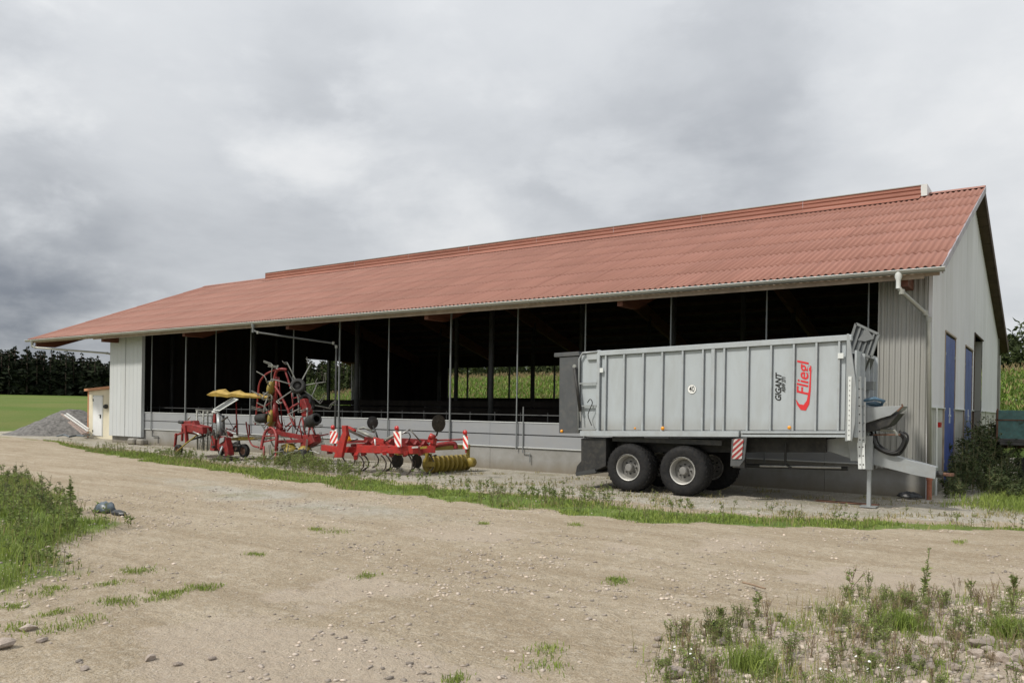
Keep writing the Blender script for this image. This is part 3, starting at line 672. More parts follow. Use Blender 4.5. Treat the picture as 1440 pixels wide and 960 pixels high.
# ================================================================== SHED by the left gable
shed = thing('shed', (-46.6, 26, 0), 'small cream shed with white door and orange roof edge left of the barn', 'shed')
sx0, sx1, sy = -48.45, -42.4, 24.5
MB().prism([(sx0, sy, -.1), (sx1, sy, -.1), (sx1, sy, 3.12), (sx0, sy, 2.80)], (0, 3.2, 0)).build('wall', 'shed_wall', shed)
MB().prism([(sx0-.15, sy-.18, 2.80), (sx1, sy-.18, 3.13), (sx1, sy-.18, 3.27), (sx0-.15, sy-.18, 2.94)], (0, 3.6, 0)).build('roof', 'shed_trim', shed)
MB().box((sx0-.02, sy-.02, 0), (sx0+.10, sy-.002, 2.78)).build('corner_trim', 'shed_trim', shed)
dd = MB().box((-47.75, sy-.04, .15), (-46.78, sy-.003, 2.48)).build('door', 'white_door', shed, bevel=.005)
MB().box((-47.82, sy-.03, .12), (-47.76, sy-.002, 2.54)).box((-46.77, sy-.03, .12), (-46.70, sy-.002, 2.54)).box((-47.82, sy-.03, 2.49), (-46.70, sy-.002, 2.55)).build('door_frame', 'pale_gutter', shed)
MB().box((-46.92, sy-.09, 1.2), (-46.86, sy-.04, 1.42)).box((-47.02, sy-.10, 1.38), (-46.86, sy-.07, 1.41)).build('door_handle', 'dark_steel', dd)
for z in (.35, 2.2): MB().box((-47.79, sy-.07, z), (-47.73, sy-.035, z+.14)).build('hinge', 'dark_steel', dd)
lamp = MB().lathe([(.0, .0), (.12, .0), (.14, .10), (.09, .20), (0, .22)], (-46.25, sy-.005, 1.9), (0, -1, 0), 12).build('wall_lamp', 'dark_steel', shed)

# ================================================================== TRAILER
def cr(pts, n=5):
    P_ = [Vector(p) for p in pts]; P_ = [P_[0]*2-P_[1]]+P_+[P_[-1]*2-P_[-2]]; out = []
    for i in range(1, len(P_)-2):
        a, b, c, d = P_[i-1:i+3]
        for k in range(n):
            t = k/n; out.append(.5*((2*b)+(c-a)*t+(2*a-5*b+4*c-d)*t*t+(3*b-a-3*c+d)*t**3))
    return out+[P_[-2]]
YT = 18.70; TW = 2.50; TY2 = YT+TW
tr = thing('silage_trailer', (-7.6, 19.95, 0), 'large silver grey tipping trailer with ribbed sides and twin rear axles parked before the barn', 'trailer')
SLP = .0278
def tp(x, y, z): return (x, y, z+(x+10.25)*SLP)         # body carries its nose up a little
def tbox(m, x0, y0, z0, x1, y1, z1):
    V = [tp(x, y, z) for z in (z0, z1) for (x, y) in ((x0, y0), (x1, y0), (x1, y1), (x0, y1))]
    return m.add(V, [(0, 3, 2, 1), (4, 5, 6, 7), (0, 1, 5, 4), (1, 2, 6, 5), (2, 3, 7, 6), (3, 0, 4, 7)])
bx0, bx1, bz0, bz1 = -10.25, -4.02, 1.42, 3.70
ribs = [-10.06, -9.52, -8.97, -8.44, -7.89, -7.36, -7.10, -6.82, -6.24, -5.69, -5.17, -4.67, -4.18]
body = tbox(MB(), bx0, YT+.06, bz0+.05, bx1, YT+.10, bz1-.02).build('side_wall', 'trailer_panel', tr)
for a, b in zip([bx0]+ribs, ribs+[bx1]):
    if b-a > .12: tbox(MB(), a+.03, YT+.035, bz0+.16, b-.03, YT+.057, bz1-.14).build('side_panel', 'trailer_panel', tr, bevel=.004)
tbox(MB(), bx0, TY2-.08, bz0+.05, bx1, TY2-.04, bz1-.02).build('side_wall', 'trailer_panel', tr)
tbox(MB(), bx0, YT+.1, bz0, bx1, TY2-.1, bz0+.08).build('floor', 'chassis_black', tr)
for x in ribs:
    w_ = .023 if x != -7.10 else .045
    tbox(MB(), x-w_, YT-.035, bz0+.145, x+w_, YT+.034, bz1-.13).build('side_rib', 'trailer_rib', tr, bevel=.006)
tbox(MB(), bx0-.02, YT-.045, bz1-.13, bx1+.10, YT+.10, bz1).build('top_rail', 'trailer_rib', tr, bevel=.008)
tbox(MB(), bx0, TY2-.10, bz1-.13, bx1+.10, TY2, bz1).build('top_rail', 'trailer_rib', tr, bevel=.008)
tbox(MB(), bx0-.55, YT-.055, bz0, -6.42, YT+.09, bz0+.14).build('bottom_rail', 'trailer_rib', tr, bevel=.008)
tbox(MB(), -6.38, YT-.02, bz0+.0, bx1, YT+.09, bz0+.055).build('bottom_rail', 'trailer_rib', tr, bevel=.006)
tbox(MB(), -6.38, YT-.03, bz0+.085, bx1, YT+.05, bz0+.14).build('bottom_rail', 'trailer_rib', tr, bevel=.006)
# front bulkhead and corner flange
fp = [(-4.02, bz0-.08), (-3.88, bz0-.08), (-3.82, bz0+.3), (-3.80, bz0+1.05), (-3.86, bz0+1.5), (-3.93, bz1-.25), (-3.98, bz1+.02), (-4.02, bz1+.02)]
MB().prism([tp(x, YT-.05, z) for x, z in fp], (0, .06, 0)).build('corner_post', 'galv', tr, bevel=.004)
fl = tbox(MB(), -3.97, YT-.075, bz0-.06, -3.90, YT-.051, bz0+1.35).build('bolt_flange', 'pale_gutter', tr)
m = MB()
for k in range(12): m.lathe([(0, .005), (.012, .005), (.012, 0)], tp(-3.935, YT-.076, bz0+.05+k*.11), (0, -1, 0), 6)
m.build('bolt', 'chassis_black', fl)
tbox(MB(), -3.86, YT+.02, bz0, -3.82, TY2-.05, bz1-.35).build('front_wall', 'trailer_rib', tr)
for y in (YT+.5, YT+1.0, YT+1.5, YT+2.0): tbox(MB(), -3.82, y-.03, bz0, -3.74, y+.03, bz1-.4).build('front_rib', 'trailer_rib', tr)
tbox(MB(), -4.2, YT-.06, 3.18, -4.08, YT-.03, 3.30).build('clamp', 'pale_gutter', tr)
tbox(MB(), -10.22, YT-.06, 3.12, -10.12, YT-.03, 3.24).build('clamp', 'pale_gutter', tr)
# rear ladder section
rx0, rx1 = -10.86, -10.30
tbox(MB(), rx0+.02, YT+.04, bz0+.14, rx1+.02, YT+.10, bz1-.08).build('rear_side_panel', 'trailer_panel', tr)
tbox(MB(), rx0+.02, TY2-.1, bz0+.14, rx1+.02, TY2-.04, bz1-.08).build('rear_side_panel', 'trailer_panel', tr)
tbox(MB(), rx1-.02, YT-.05, bz0+.14, rx1+.07, YT+.04, bz1+.02).build('rear_post', 'trailer_rib', tr, bevel=.006)
m = MB(); m.tube([tp(rx0, YT-.04, bz0+.10), tp(rx0, YT-.04, bz1-.18), tp(rx0+.10, YT-.04, bz1-.03), tp(rx1, YT-.04, bz1-.02)], .028, 8)
lad = m.build('ladder_rail', 'galv', tr, smooth=True)
for z in (1.60, 2.22, 2.83): tbox(MB(), rx0+.02, YT-.065, z, rx1, YT-.02, z+.035).build('ladder_rung', 'galv', tr)
tbox(MB(), rx0+.22, YT-.03, bz1-.22, rx1-.03, YT+.035, bz1-.04).build('bracket_plate', 'trailer_rib', tr)
MB().tube(cr([(-10.555,18.600,2.313), (-10.470,18.600,2.409), (-10.403,18.600,2.314), (-10.465,18.600,2.161), (-10.527,18.600,1.969), (-10.413,18.600,1.704)]), .012, 6).build('cable', 'hose', tr)
# tailgate
tgx0, tgx1 = -11.52, -10.98
tg = MB().prism([tp(tgx0+.02, YT+.0, 1.50), tp(-10.90, YT+.0, 1.50), tp(-10.90, YT+.0, 3.60), tp(tgx0, YT+.0, 3.60)], (0, TW, 0)).build('tailgate', 'tailgate_grey', tr, bevel=.01)
MB().prism([tp(-11.68, YT-.03, 3.61), tp(-10.86, YT-.03, 3.61), tp(-10.90, YT-.03, 3.72), tp(-11.68, YT-.03, 3.72)], (0, TW+.06, 0)).build('hood', 'tailgate_grey', tg, bevel=.008)
MB().tube([(-10.983,18.620,3.258), (-10.783,18.620,2.080)], .045, 10).build('cylinder', 'chassis_black', tg, smooth=True)
MB().tube([(-10.783,18.620,2.080), (-10.756,18.620,1.811)], .02, 8).build('piston_rod', 'bright_steel', tg)
MB().lathe([(0, .03), (.05, .03), (.06, 0)], (-10.983,18.620,3.297), (0, -1, 0), 10).build('pivot', 'bright_steel', tg)
def marker(p, r=.035, mt='amber', parent=tr): MB().lathe([(0, .03), (r*.7, .028), (r, .01), (r, 0)], p, (0, -1, 0), 12).build('marker_lamp', mt, parent, smooth=True)
marker((-11.401,18.690,1.523), .045, parent=tg); marker((-8.378,18.640,1.682), .05); marker((-5.238,18.660,1.781), .045); marker((-9.152,18.640,1.661), .03)
# under-run skirt and chassis
sk = MB().prism([(-10.822,18.750,1.344), (-10.058,18.750,1.370), (-10.045,18.750,0.630), (-10.388,18.750,0.478), (-10.983,18.750,0.346), (-10.942,18.750,0.582), (-10.811,18.750,0.725)], (0, 2.35, 0)).build('rear_bumper', 'chassis_black', tr, bevel=.01)
MB().prism([(-10.955,18.700,0.409), (-10.361,18.700,0.539), (-10.316,18.700,0.446), (-10.931,18.700,0.314)], (0, 2.4, 0)).build('bumper_lip', 'dark_steel', tr)
for y in (YT+.75, YT+1.65): MB().bar((-10.7, y, 1.12), (-4.6, y, 1.38), .12, .34).build('chassis_beam', 'chassis_black', tr)
MB().box((-9.9, YT+.12, 1.30), (-6.9, YT+.20, 1.42)).build('mudguard_rail', 'chassis_black', tr)
MB().box((-6.75, YT+.5, .75), (-6.45, YT+.62, 1.45)).build('landing_bracket', 'chassis_black', tr)
MB().tube([(-6.2, YT+.9, .80), (-4.3, YT+.9, .86)], .028, 8).build('hydraulic_line', 'bright_steel', tr)
MB().tube([(-7.0, YT+1.6, .74), (-4.3, YT+1.6, .80)], .05, 8).build('hydraulic_line', 'dark_steel', tr)
MB().tube([(-5.5, YT+.6, 1.4), (-5.5, YT+.6, .9), (-5.35, YT+.6, .8)], .03, 6).build('hydraulic_line', 'hose', tr)

# red and white striped boards
def striped(name, quad, parent, n=5, d=(0, .012, 0), red='sign_red', white='sign_white', tilt=1):
    # quad: bl, br, tr_, tl (world points); white plate with proud red diagonal bands clipped to it
    a, b, c, dd_ = [Vector(q) for q in quad]; o = MB().prism([a, b, c, dd_], d).build(name, white, parent)
    Wd, H = (b-a).length, (dd_-a).length; ex, ey = (b-a)/Wd, (dd_-a)/H; nrm = ex.cross(ey).normalized()
    if nrm.y > 0: nrm = -nrm
    step = H/n*1.25; bw = step*.5; k = -n*2
    while k < n*2+4:
        lo = k*step
        poly = [(0, lo), (Wd, lo+tilt*Wd), (Wd, lo+bw+tilt*Wd), (0, lo+bw)]
        for lim, keep in ((0, 1), (H, -1)):       # clip to the plate
            out = []
            for i in range(len(poly)):
                p, q = poly[i], poly[(i+1) % len(poly)]; ip = (p[1]-lim)*keep >= 0; iq = (q[1]-lim)*keep >= 0
                if ip: out.append(p)
                if ip != iq:
                    t = (lim-p[1])/(q[1]-p[1]); out.append((p[0]+t*(q[0]-p[0]), lim))
            poly = out
            if not poly: break
        if len(poly) > 2:
            MB().prism([a+ex*x+ey*y+nrm*.001 for x, y in poly], nrm*.003).build('red_stripe', red, o)
        k += 1
    return o
mk = MB().prism([(-6.579,18.620,1.473), (-6.217,18.620,1.536), (-6.260,18.620,1.010), (-6.378,18.620,0.834), (-6.603,18.620,0.822)], (0, .05, 0)).build('mudflap', 'tailgate_grey', tr)
striped('warning_board', ((-6.564,18.600,0.996), (-6.322,18.600,1.007), (-6.296,18.600,1.483), (-6.520,18.600,1.475)), tr, 4, (0, .015, 0), 'sign_dull_red', 'sign_dull_white', 1.0)

# wheels
def wheel(cx, cy, r=.64, wd=.60, parent=tr, rimmat='rim', full=True):
    o = MB().lathe([(r*.52, .02), (r*.60, -.005), (r*.78, -.015), (r*.90, .01), (r*.965, .06), (r*.985, .12), (r*.985, wd-.12), (r*.965, wd-.06), (r*.88, wd), (r*.55, wd-.02), (r*.52, wd-.06)], (cx, cy, r-.015), (0, 1, 0), 56)
    nl = 34
    for k in range(nl):
        for sgn in (0, 1):
            t0 = 2*PI*(k+.5*sgn)/nl; t1 = t0+.26
            y0, y1 = (.045, wd*.53) if sgn == 0 else (wd-.045, wd*.47); hw = .026
            V = []
            for (y, t) in ((y0, t0), (y1, t1)):
                for dt in (-hw, hw):
                    for rr_ in (r*.955, r*1.004 if y != y0 else r*.985):
                        th = t+dt*.9/r*.64; V.append((cx+rr_*math.cos(th), cy+y, r-.015+rr_*math.sin(th)))
            o.add(V, [(0, 1, 3, 2), (4, 6, 7, 5), (0, 4, 5, 1), (2, 3, 7, 6), (1, 5, 7, 3)])
    o = o.build('wheel', 'rubber', parent, org=(cx, cy, r)); 
    for p in o.data.polygons: p.use_smooth = len(p.vertices) == 4 and p.area > .004
    rm = MB().lathe([(r*.545, -.012), (r*.56, .01), (r*.535, .02), (r*.50, .015), (r*.485, .05), (r*.46, .16), (r*.445, .24)], (cx, cy, r-.015), (0, 1, 0), 40).build('rim', rimmat, o, smooth=True)
    MB().lathe([(r*.45, .235), (r*.30, .20), (r*.20, .19), (.0, .19)], (cx, cy, r-.015), (0, 1, 0), 32).build('rim_disc', 'rim_dark', o, smooth=True)
    MB().lathe([(r*.17, .19), (r*.16, .06), (r*.13, .035), (0, .03)], (cx, cy, r-.015), (0, 1, 0), 20).build('hub', 'rim_dark', o)
    b_ = MB()
    for k in range(8):
        t = 2*PI*k/8; b_.lathe([(0, .15), (.022, .155), (.022, .20)], (cx+r*.255*math.cos(t), cy, r-.015+r*.255*math.sin(t)), (0, 1, 0), 6)
    b_.build('wheel_nut', 'chassis_black', o); return o
for cx in (-9.37, -7.86):
    wheel(cx, YT-.02); wheel(cx, TY2-.58)
    MB().tube([(cx, YT+.5, .62), (cx, TY2-.5, .62)], .08, 10).build('axle', 'chassis_black', tr)
    MB().prism([(cx-.42, YT+.72, .80), (cx+.42, YT+.72, .80), (cx+.12, YT+.72, .66), (cx-.12, YT+.72, .66)], (0, .1, 0)).build('leaf_spring', 'chassis_black', tr)

# drawbar, support leg, tools at the nose
YD = 19.85
MB().prism([(-5.300,19.620,1.409), (-4.171,19.620,1.583), (-3.661,19.620,1.371), (-3.166,19.620,1.182), (-2.335,19.620,0.970), (-2.345,19.620,0.719), (-2.755,19.620,0.773), (-3.548,19.620,0.953), (-3.945,19.620,1.031), (-4.544,19.620,1.219)], (0, .42, 0)).build('drawbar', 'galv', tr, bevel=.008)
MB().prism([(-2.757,19.600,1.075), (-2.333,19.600,0.972), (-2.343,19.600,0.721), (-2.781,19.600,0.788)], (0, .018, 0)).build('drawbar_plate', 'galv', tr)
MB().tube([(-2.358,19.830,0.816), (-2.218,19.830,0.809)], .075, 12).build('hitch_flange', 'chassis_black', tr)
MB().tube([(-2.274,19.830,0.821), (-2.107,19.830,0.815)], .04, 10).build('hitch_shaft', 'rusty', tr)
MB().lathe([(.045, -.03), (.085, -.03), (.085, .03), (.045, .03), (.045, -.03)], (-2.080,19.830,0.817), (0, 0, 1), 16).build('hitch_eye', 'rusty', tr)
MB().prism([(-4.190,19.550,1.750), (-3.881,19.550,1.758), (-3.870,19.550,1.037), (-4.085,19.550,1.027), (-4.153,19.550,1.387)], (0, .7, 0)).build('headstock', 'galv', tr, bevel=.006)
leg = MB().box((-.055, -.055, .02), (.055, .055, .80)); f0 = (-3.675,19.550,1.177)
lg = MB().box((f0[0]-.042, 19.50, .02), (f0[0]+.042, 19.59, f0[2]+.1)).build('support_leg', 'galv', tr, bevel=.004)
MB().box((f0[0]-.075, 19.46, .85), (f0[0]+.075, 19.63, f0[2]+.45)).build('leg_sleeve', 'galv', lg, bevel=.006)
MB().box((f0[0]-.17, 19.40, .0), (f0[0]+.17, 19.72, .025)).build('foot_plate', 'galv', lg)
MB().box((-4.9, 19.2, -.005), (-3.0, 20.1, .012)).build('rust_board', 'rusty', None, org=(0, 0, 0)) if False else None
# perforated white folding ladder
def perf(name, a, b, w_, y, parent, n=8):
    a, b = Vector(a), Vector(b); o = MB().bar(a, b, w_, .03, (0, 1, 0)).build(name, 'pale_gutter', parent)
    m = MB()
    for k in range(n):
        p = a+(b-a)*((k+.5)/n)
        m.lathe([(0, .004), (.016, .004), (.016, 0)], (p.x, p.y-.016, p.z), (0, -1, 0), 6)
    m.build('hole', 'chassis_black', o); return o
L1 = thing('folding_ladder', (-3.7, 18.9, 1.0), 'pale perforated metal ladder hooked upright on the front of the silver trailer', 'ladder')
perf('ladder_side', (-3.821,19.000,2.963), (-3.775,19.000,1.449), .085, 0, L1); perf('ladder_side', (-3.756,19.200,2.954), (-3.739,19.200,1.445), .075, 0, L1)
perf('ladder_extension', (-3.784,18.970,1.481), (-3.752,18.970,0.894), .085, 0, L1, 3); perf('ladder_extension', (-3.710,18.970,1.484), (-3.686,18.970,0.898), .07, 0, L1, 3)
for py in (1,):
    for q in ((-3.792,19.100,2.710), (-3.786,19.100,2.310), (-3.779,19.100,1.910), (-3.774,19.100,1.542)): MB().bar((q[0]-.02, 19.0, q[2]), (q[0]+.03, 19.2, q[2]), .03, .02).build('rung', 'galv', L1)
# tipped-up grid platform
def quadframe(pts, t=.04, d=.05, m_='dull_galv', parent=tr, name='platform_frame'):
    o = MB()
    for i in range(len(pts)): o.bar(pts[i], pts[(i+1) % len(pts)], t, d, (0, 1, 0))
    return o.build(name, m_, parent)
q4 = ((-4.178,19.500,3.599), (-4.002,19.500,4.200), (-3.514,19.500,3.934), (-3.671,19.500,3.421))
quadframe(q4, .055, .07)
MB().prism([Vector(q)+Vector((0, .02, 0)) for q in q4], (0, .012, 0)).build('platform_mesh', 'grille', tr)
for t_ in (.22, .42, .62, .82):
    a = Vector(q4[0]).lerp(Vector(q4[3]), t_); b = Vector(q4[1]).lerp(Vector(q4[2]), t_); MB().bar(a, b, .035, .04, (0, 1, 0)).build('platform_bar', 'dull_galv', tr)
MB().prism([(-3.955,19.450,3.817), (-3.762,19.450,4.070), (-3.608,19.450,3.836), (-3.803,19.450,3.779)], (0, .03, 0)).build('platform_bracket', 'dull_galv', tr)
MB().prism([(-4.230,19.600,3.574), (-3.704,19.600,3.412), (-3.850,19.600,3.005), (-4.127,19.600,2.975)], (0, .5, 0)).build('pump_housing', 'dark_steel', tr, bevel=.01)
MB().bar((-3.732,19.500,3.455), (-3.877,19.500,3.050), .06, .04, (0, 1, 0)).build('platform_arm', 'dull_galv', tr)
MB().box((-4.070,19.500,2.675), tuple(Vector((-3.617,19.500,2.868))+Vector((0, .3, 0)))).build('cross_member', 'dull_galv', tr)
MB().box((-4.093,19.600,1.818), tuple(Vector((-3.859,19.600,2.612))+Vector((0, .5, 0)))).build('valve_block', 'chassis_black', tr, bevel=.02)
MB().tube([(-4.088,19.300,2.538), (-3.905,19.300,2.539)], .03, 8).build('pin', 'galv', tr)
MB().tube([(-3.933,19.300,2.441), (-3.733,19.200,2.425), (-3.526,19.200,2.474), (-3.352,19.300,2.413), (-3.441,19.400,2.318), (-3.680,19.400,2.348)], .04, 8).build('hydraulic_hose', 'blue_hose', tr, smooth=True)
MB().tube([(-3.947,19.300,2.311), (-3.741,19.250,2.345), (-3.513,19.300,2.380), (-3.397,19.400,2.334)], .03, 8).build('hydraulic_hose', 'blue_hose', tr, smooth=True)
# shield plate and its dark tray
MB().prism([(-3.840,19.300,2.280), (-2.988,19.300,2.313), (-3.045,19.300,2.241), (-3.215,19.300,2.097), (-3.419,19.300,2.029), (-3.595,19.300,1.962), (-3.804,19.300,1.893)], (0, .9, 0)).build('shield_plate', 'galv', tr, bevel=.006)
MB().prism([(-3.814,19.350,1.892), (-3.591,19.350,2.026), (-3.311,19.350,2.047), (-3.051,19.350,2.147), (-3.249,19.350,1.873), (-3.512,19.350,1.755), (-3.780,19.350,1.698)], (0, .8, 0)).build('shield_tray', 'chassis_black', tr, bevel=.006)
MB().tube([(-2.989,19.300,2.352), (-2.967,19.300,2.305), (-3.073,19.300,2.194)], .02, 6).build('tray_lip', 'rusty', tr)
for (dx, dz, rr_) in ((0, 0, .028), (3, -4, .024), (-4, 3, .026), (6, 2, .022), (-7, -3, .024)):
    a = [(-3.628,19.500,1.701), (-3.534,19.500,1.412), (-3.324,19.500,1.276), (-3.090,19.500,1.270), (-2.963,19.500,1.466), (-2.951,19.500,1.625), (-3.039,19.500,1.718)]
    MB().tube(cr([Vector(q)+Vector((dx*.008, abs(dx)*.02, dz*.012)) for q in a]), rr_, 8).build('hydraulic_hose', 'hose', tr, smooth=True)
MB().tube([(-3.643,19.500,1.652), (-3.038,19.500,1.670)], .018, 6).build('hose_rail', 'rusty', tr)
MB().tube([(-3.450,19.500,1.771), (-3.156,19.500,1.763), (-3.096,19.500,1.653)], .035, 8).build('hydraulic_hose', 'tine_grey', tr)

# lettering on the side wall
def text_mesh(name, s, size, origin, material, parent, bold=.0, shear=.0, ext=.003, spacing=1.0, outline=False):
    cu = bpy.data.curves.new(name, 'FONT'); cu.body = s; cu.size = size; cu.shear = shear; cu.offset = bold; cu.extrude = ext; cu.space_character = spacing
    ob = bpy.data.objects.new('tmp', cu); COL.objects.link(ob)
    me = bpy.data.meshes.new_from_object(ob.evaluated_get(bpy.context.evaluated_depsgraph_get())); bpy.data.objects.remove(ob); bpy.data.curves.remove(cu)
    me.materials.append(MAT[material]); me.name = name
    o = bpy.data.objects.new(name, me); COL.objects.link(o); o.parent = parent
    rot = Matrix(((0, -1, 0), (0, 0, -1), (1, 0, 0))).to_4x4()
    o.matrix_local = Matrix.Translation(Vector(origin)-ORG[parent]) @ rot; ORG[o] = Vector(origin); return o, me
def fit_text(name, s, cap, length, origin, material, parent, bold, shear, ext=.003):
    o, me = text_mesh(name, s, 1.0, origin, material, parent, bold, shear, ext/1.0)
    co = np.array([v.co for v in me.vertices]); w0 = np.ptp(co[:, 0]); h0 = co[:, 1].max()
    sx = length/w0; sy_ = cap/h0
    for v in me.vertices: v.co = ((v.co.x-co[:, 0].min())*sx, v.co.y*sy_, v.co.z)
    return o
yt = YT+.031
fit_text('lettering', 'GIGANT', .135, .66, (-5.463,18.730,2.405), 'text_black', tr, .027, .28)
t2 = MB(); q0 = (-5.303,18.730,2.571)
o = fit_text('lettering', 'ASW 271', .085, .36, (-5.366,18.720,2.604), 'text_black', tr, .01, .28)
fit_text('lettering', 'Fliegl', .25, .80, (-4.855,18.730,2.539), 'text_red', tr, .012, .22)
sw = [(-5.124,18.730,2.440), (-5.090,18.730,2.309), (-5.008,18.730,2.195), (-4.897,18.730,2.180), (-4.820,18.730,2.328), (-4.794,18.730,2.621), (-4.786,18.730,3.108), (-4.794,18.730,3.206), (-4.816,18.730,3.206), (-4.818,18.730,2.946), (-4.834,18.730,2.653), (-4.877,18.730,2.409), (-4.946,18.730,2.310), (-5.042,18.730,2.326)]
MB().prism(sw, (0, -.004, 0)).build('logo_swoosh', 'text_red', tr)
s40 = MB().lathe([(.0, .006), (.115, .006), (.115, 0)], (-7.653,18.730,2.675), (0, -1, 0), 28).build('speed_sign', 'sign_white', tr)
MB().lathe([(.110, .0085), (.114, .0085), (.114, .006)], (-7.653,18.730,2.675), (0, -1, 0), 28).build('speed_ring', 'tailgate_grey', s40)
cu = bpy.data.curves.new('digits', 'FONT'); cu.body = '40'; cu.size = .18; cu.extrude = .002; cu.offset = .001; cu.align_x = 'CENTER'; cu.align_y = 'CENTER'
ob = bpy.data.objects.new('tmp', cu); COL.objects.link(ob); me = bpy.data.meshes.new_from_object(ob.evaluated_get(bpy.context.evaluated_depsgraph_get())); bpy.data.objects.remove(ob)
me.materials.append(MAT['text_black']); o = bpy.data.objects.new('lettering', me); COL.objects.link(o); o.parent = s40
c40 = Vector((-7.653,18.730,2.675)); o.matrix_local = Matrix.Translation(c40+Vector((0, -.009, 0))-ORG[s40]) @ Matrix(((.8, 0, 0), (0, 0, -1), (0, 1.1, 0))).to_4x4()
#PART2
# ================================================================== FARM MACHINES by the wall
def wheel_small(c, r, wd, parent, ax=(0, 1, 0), rimmat='rusty', tyre='rubber_dark', name='wheel'):
    c = Vector(c); a = Vector(ax).normalized(); o = MB().lathe([(r*.55, 0), (r*.75, -.012), (r*.93, .005), (r, wd*.25), (r, wd*.75), (r*.93, wd-.005), (r*.75, wd+.012), (r*.55, wd)], c-a*wd/2, a, 26).build(name, tyre, parent, smooth=True)
    MB().lathe([(r*.56, .0), (r*.50, .01), (r*.45, wd*.4), (r*.2, wd*.35), (0, wd*.3)], c-a*wd/2, a, 20).build('rim', rimmat, o, smooth=True); return o
def rod(name, pts, r, m_, parent, n=7): return MB().tube(cr(pts) if len(pts) > 3 else pts, r, n).build(name, m_, parent, smooth=True)
def beam(name, p, q, w_, h_, m_, parent, bev=.005): return MB().bar(p, q, w_, h_).build(name, m_, parent, bevel=bev)

# ---- rake: red headstock, tine rack, folded yellow skirt
rk = thing('rotary_rake', (-27.5, 19.0, 0), 'red hay rake with upright grey tine rack and long folded yellow skirt above it', 'hay rake', 'red farm machines parked along the barn wall')
wheel_small((-29.234,18.400,0.274), .21, .16, rk)
rod('wheel_fork', [(-29.158,18.200,0.142), (-28.389,18.200,0.568), (-27.884,18.300,0.891)], .03, 'yellow_paint', rk)
beam('headstock', (-29.485,18.400,0.379), (-29.399,18.400,0.927), .07, .09, 'red_paint', rk); beam('headstock', (-29.496,18.400,0.838), (-29.063,18.500,0.964), .07, .07, 'red_paint', rk)
beam('headstock', (-28.497,18.300,0.590), (-28.610,18.300,1.263), .10, .12, 'red_paint', rk); beam('headstock', (-29.468,18.700,0.602), (-29.433,18.700,1.182), .07, .09, 'red_paint', rk)
MB().prism([(-28.952,18.300,1.311), (-28.275,18.300,1.327), (-27.518,18.300,1.234), (-27.465,18.300,0.959), (-28.267,18.300,0.991), (-28.749,18.300,1.005)], (0, .45, 0)).build('gearbox_housing', 'red_paint', rk, bevel=.02)
MB().prism([(-29.064,18.400,1.422), (-28.241,18.400,1.468), (-28.142,18.400,1.302), (-29.011,18.400,1.252)], (0, .25, 0)).build('top_bracket', 'red_paint', rk, bevel=.01)
rod('coupling', [(-29.211,18.400,1.391), (-28.916,18.400,1.369)], .07, 'chassis_black', rk); rod('lever', [(-28.471,18.300,1.492), (-28.329,18.300,1.607)], .03, 'bright_steel', rk)
beam('link_arm', (-28.907,18.400,0.999), (-27.764,18.500,0.919), .06, .08, 'red_paint', rk); rod('link_rod', [(-27.923,18.200,1.030), (-27.406,18.200,0.908)], .03, 'bright_steel', rk)
beam('drawbar', (-28.260,18.300,0.711), (-27.828,18.700,0.885), .08, .08, 'chassis_black', rk)
# tine rack
for i, px in enumerate((0, 1, 2, 3)):
    a = ((-28.926,19.000,1.857), (-28.790,19.200,1.860), (-28.796,19.400,1.832), (-28.751,19.600,1.834))[i]; b = ((-28.839,19.000,0.271), (-28.751,19.200,0.239), (-28.757,19.400,0.232), (-28.761,19.600,0.226))[i]
    tb = rod('tine_arm', [a, b], .035, 'tine_grey', rk)
    m = MB()
    for k in range(11):
        p = Vector(a).lerp(Vector(b), (k+.3)/11); m.tube([p, p+Vector((.30, -.05, -.02)), p+Vector((.36, -.06, -.12))], .011, 5, cap=False)
    m.build('tine', 'tine_grey', tb)
beam('rack_rail', (-29.025,19.000,1.884), (-28.411,19.500,1.839), .05, .05, 'tine_grey', rk); beam('rack_rail', (-29.019,19.000,1.653), (-28.551,19.500,1.633), .04, .04, 'tine_grey', rk)
for a, b in (((-28.071,18.800,0.876), (-27.758,18.900,1.307)), ((-28.129,18.800,1.299), (-27.842,18.900,0.881)), ((-28.570,19.000,1.201), (-28.559,19.000,0.713)), ((-28.236,19.000,1.267), (-28.177,19.000,0.784))): rod('brace', [a, b], .022, 'galv', rk)
# transmission tower
MB().prism([(-27.206,18.500,0.909), (-26.932,18.500,0.917), (-27.009,18.500,0.309), (-27.285,18.500,0.325)], (0, .25, 0)).build('side_shield', 'red_paint', rk, bevel=.01)
MB().prism([(-26.651,18.400,0.901), (-26.159,18.400,0.863), (-25.923,18.400,0.198), (-26.187,18.400,0.158), (-26.328,18.400,0.504), (-26.503,18.400,0.334), (-26.685,18.400,0.436)], (0, .25, 0)).build('side_shield', 'red_paint', rk, bevel=.01)
MB().prism([(-26.442,18.350,0.827), (-26.177,18.350,0.890), (-26.217,18.350,0.726), (-26.482,18.350,0.608)], (0, .04, 0)).build('guard_plate', 'galv', rk)
rod('lift_cylinder', [(-27.014,18.700,1.742), (-26.805,18.600,0.920)], .10, 'galv', rk, 12); rod('lift_cylinder', [(-26.786,18.700,1.690), (-26.722,18.700,0.920)], .075, 'tailgate_grey', rk, 12)
beam('mast', (-27.389,18.800,1.736), (-27.427,18.800,1.400), .11, .10, 'red_paint', rk); rod('mast_hood', [(-27.576,18.800,1.817), (-27.107,18.700,1.823), (-26.967,18.700,1.687)], .045, 'pale_gutter', rk)
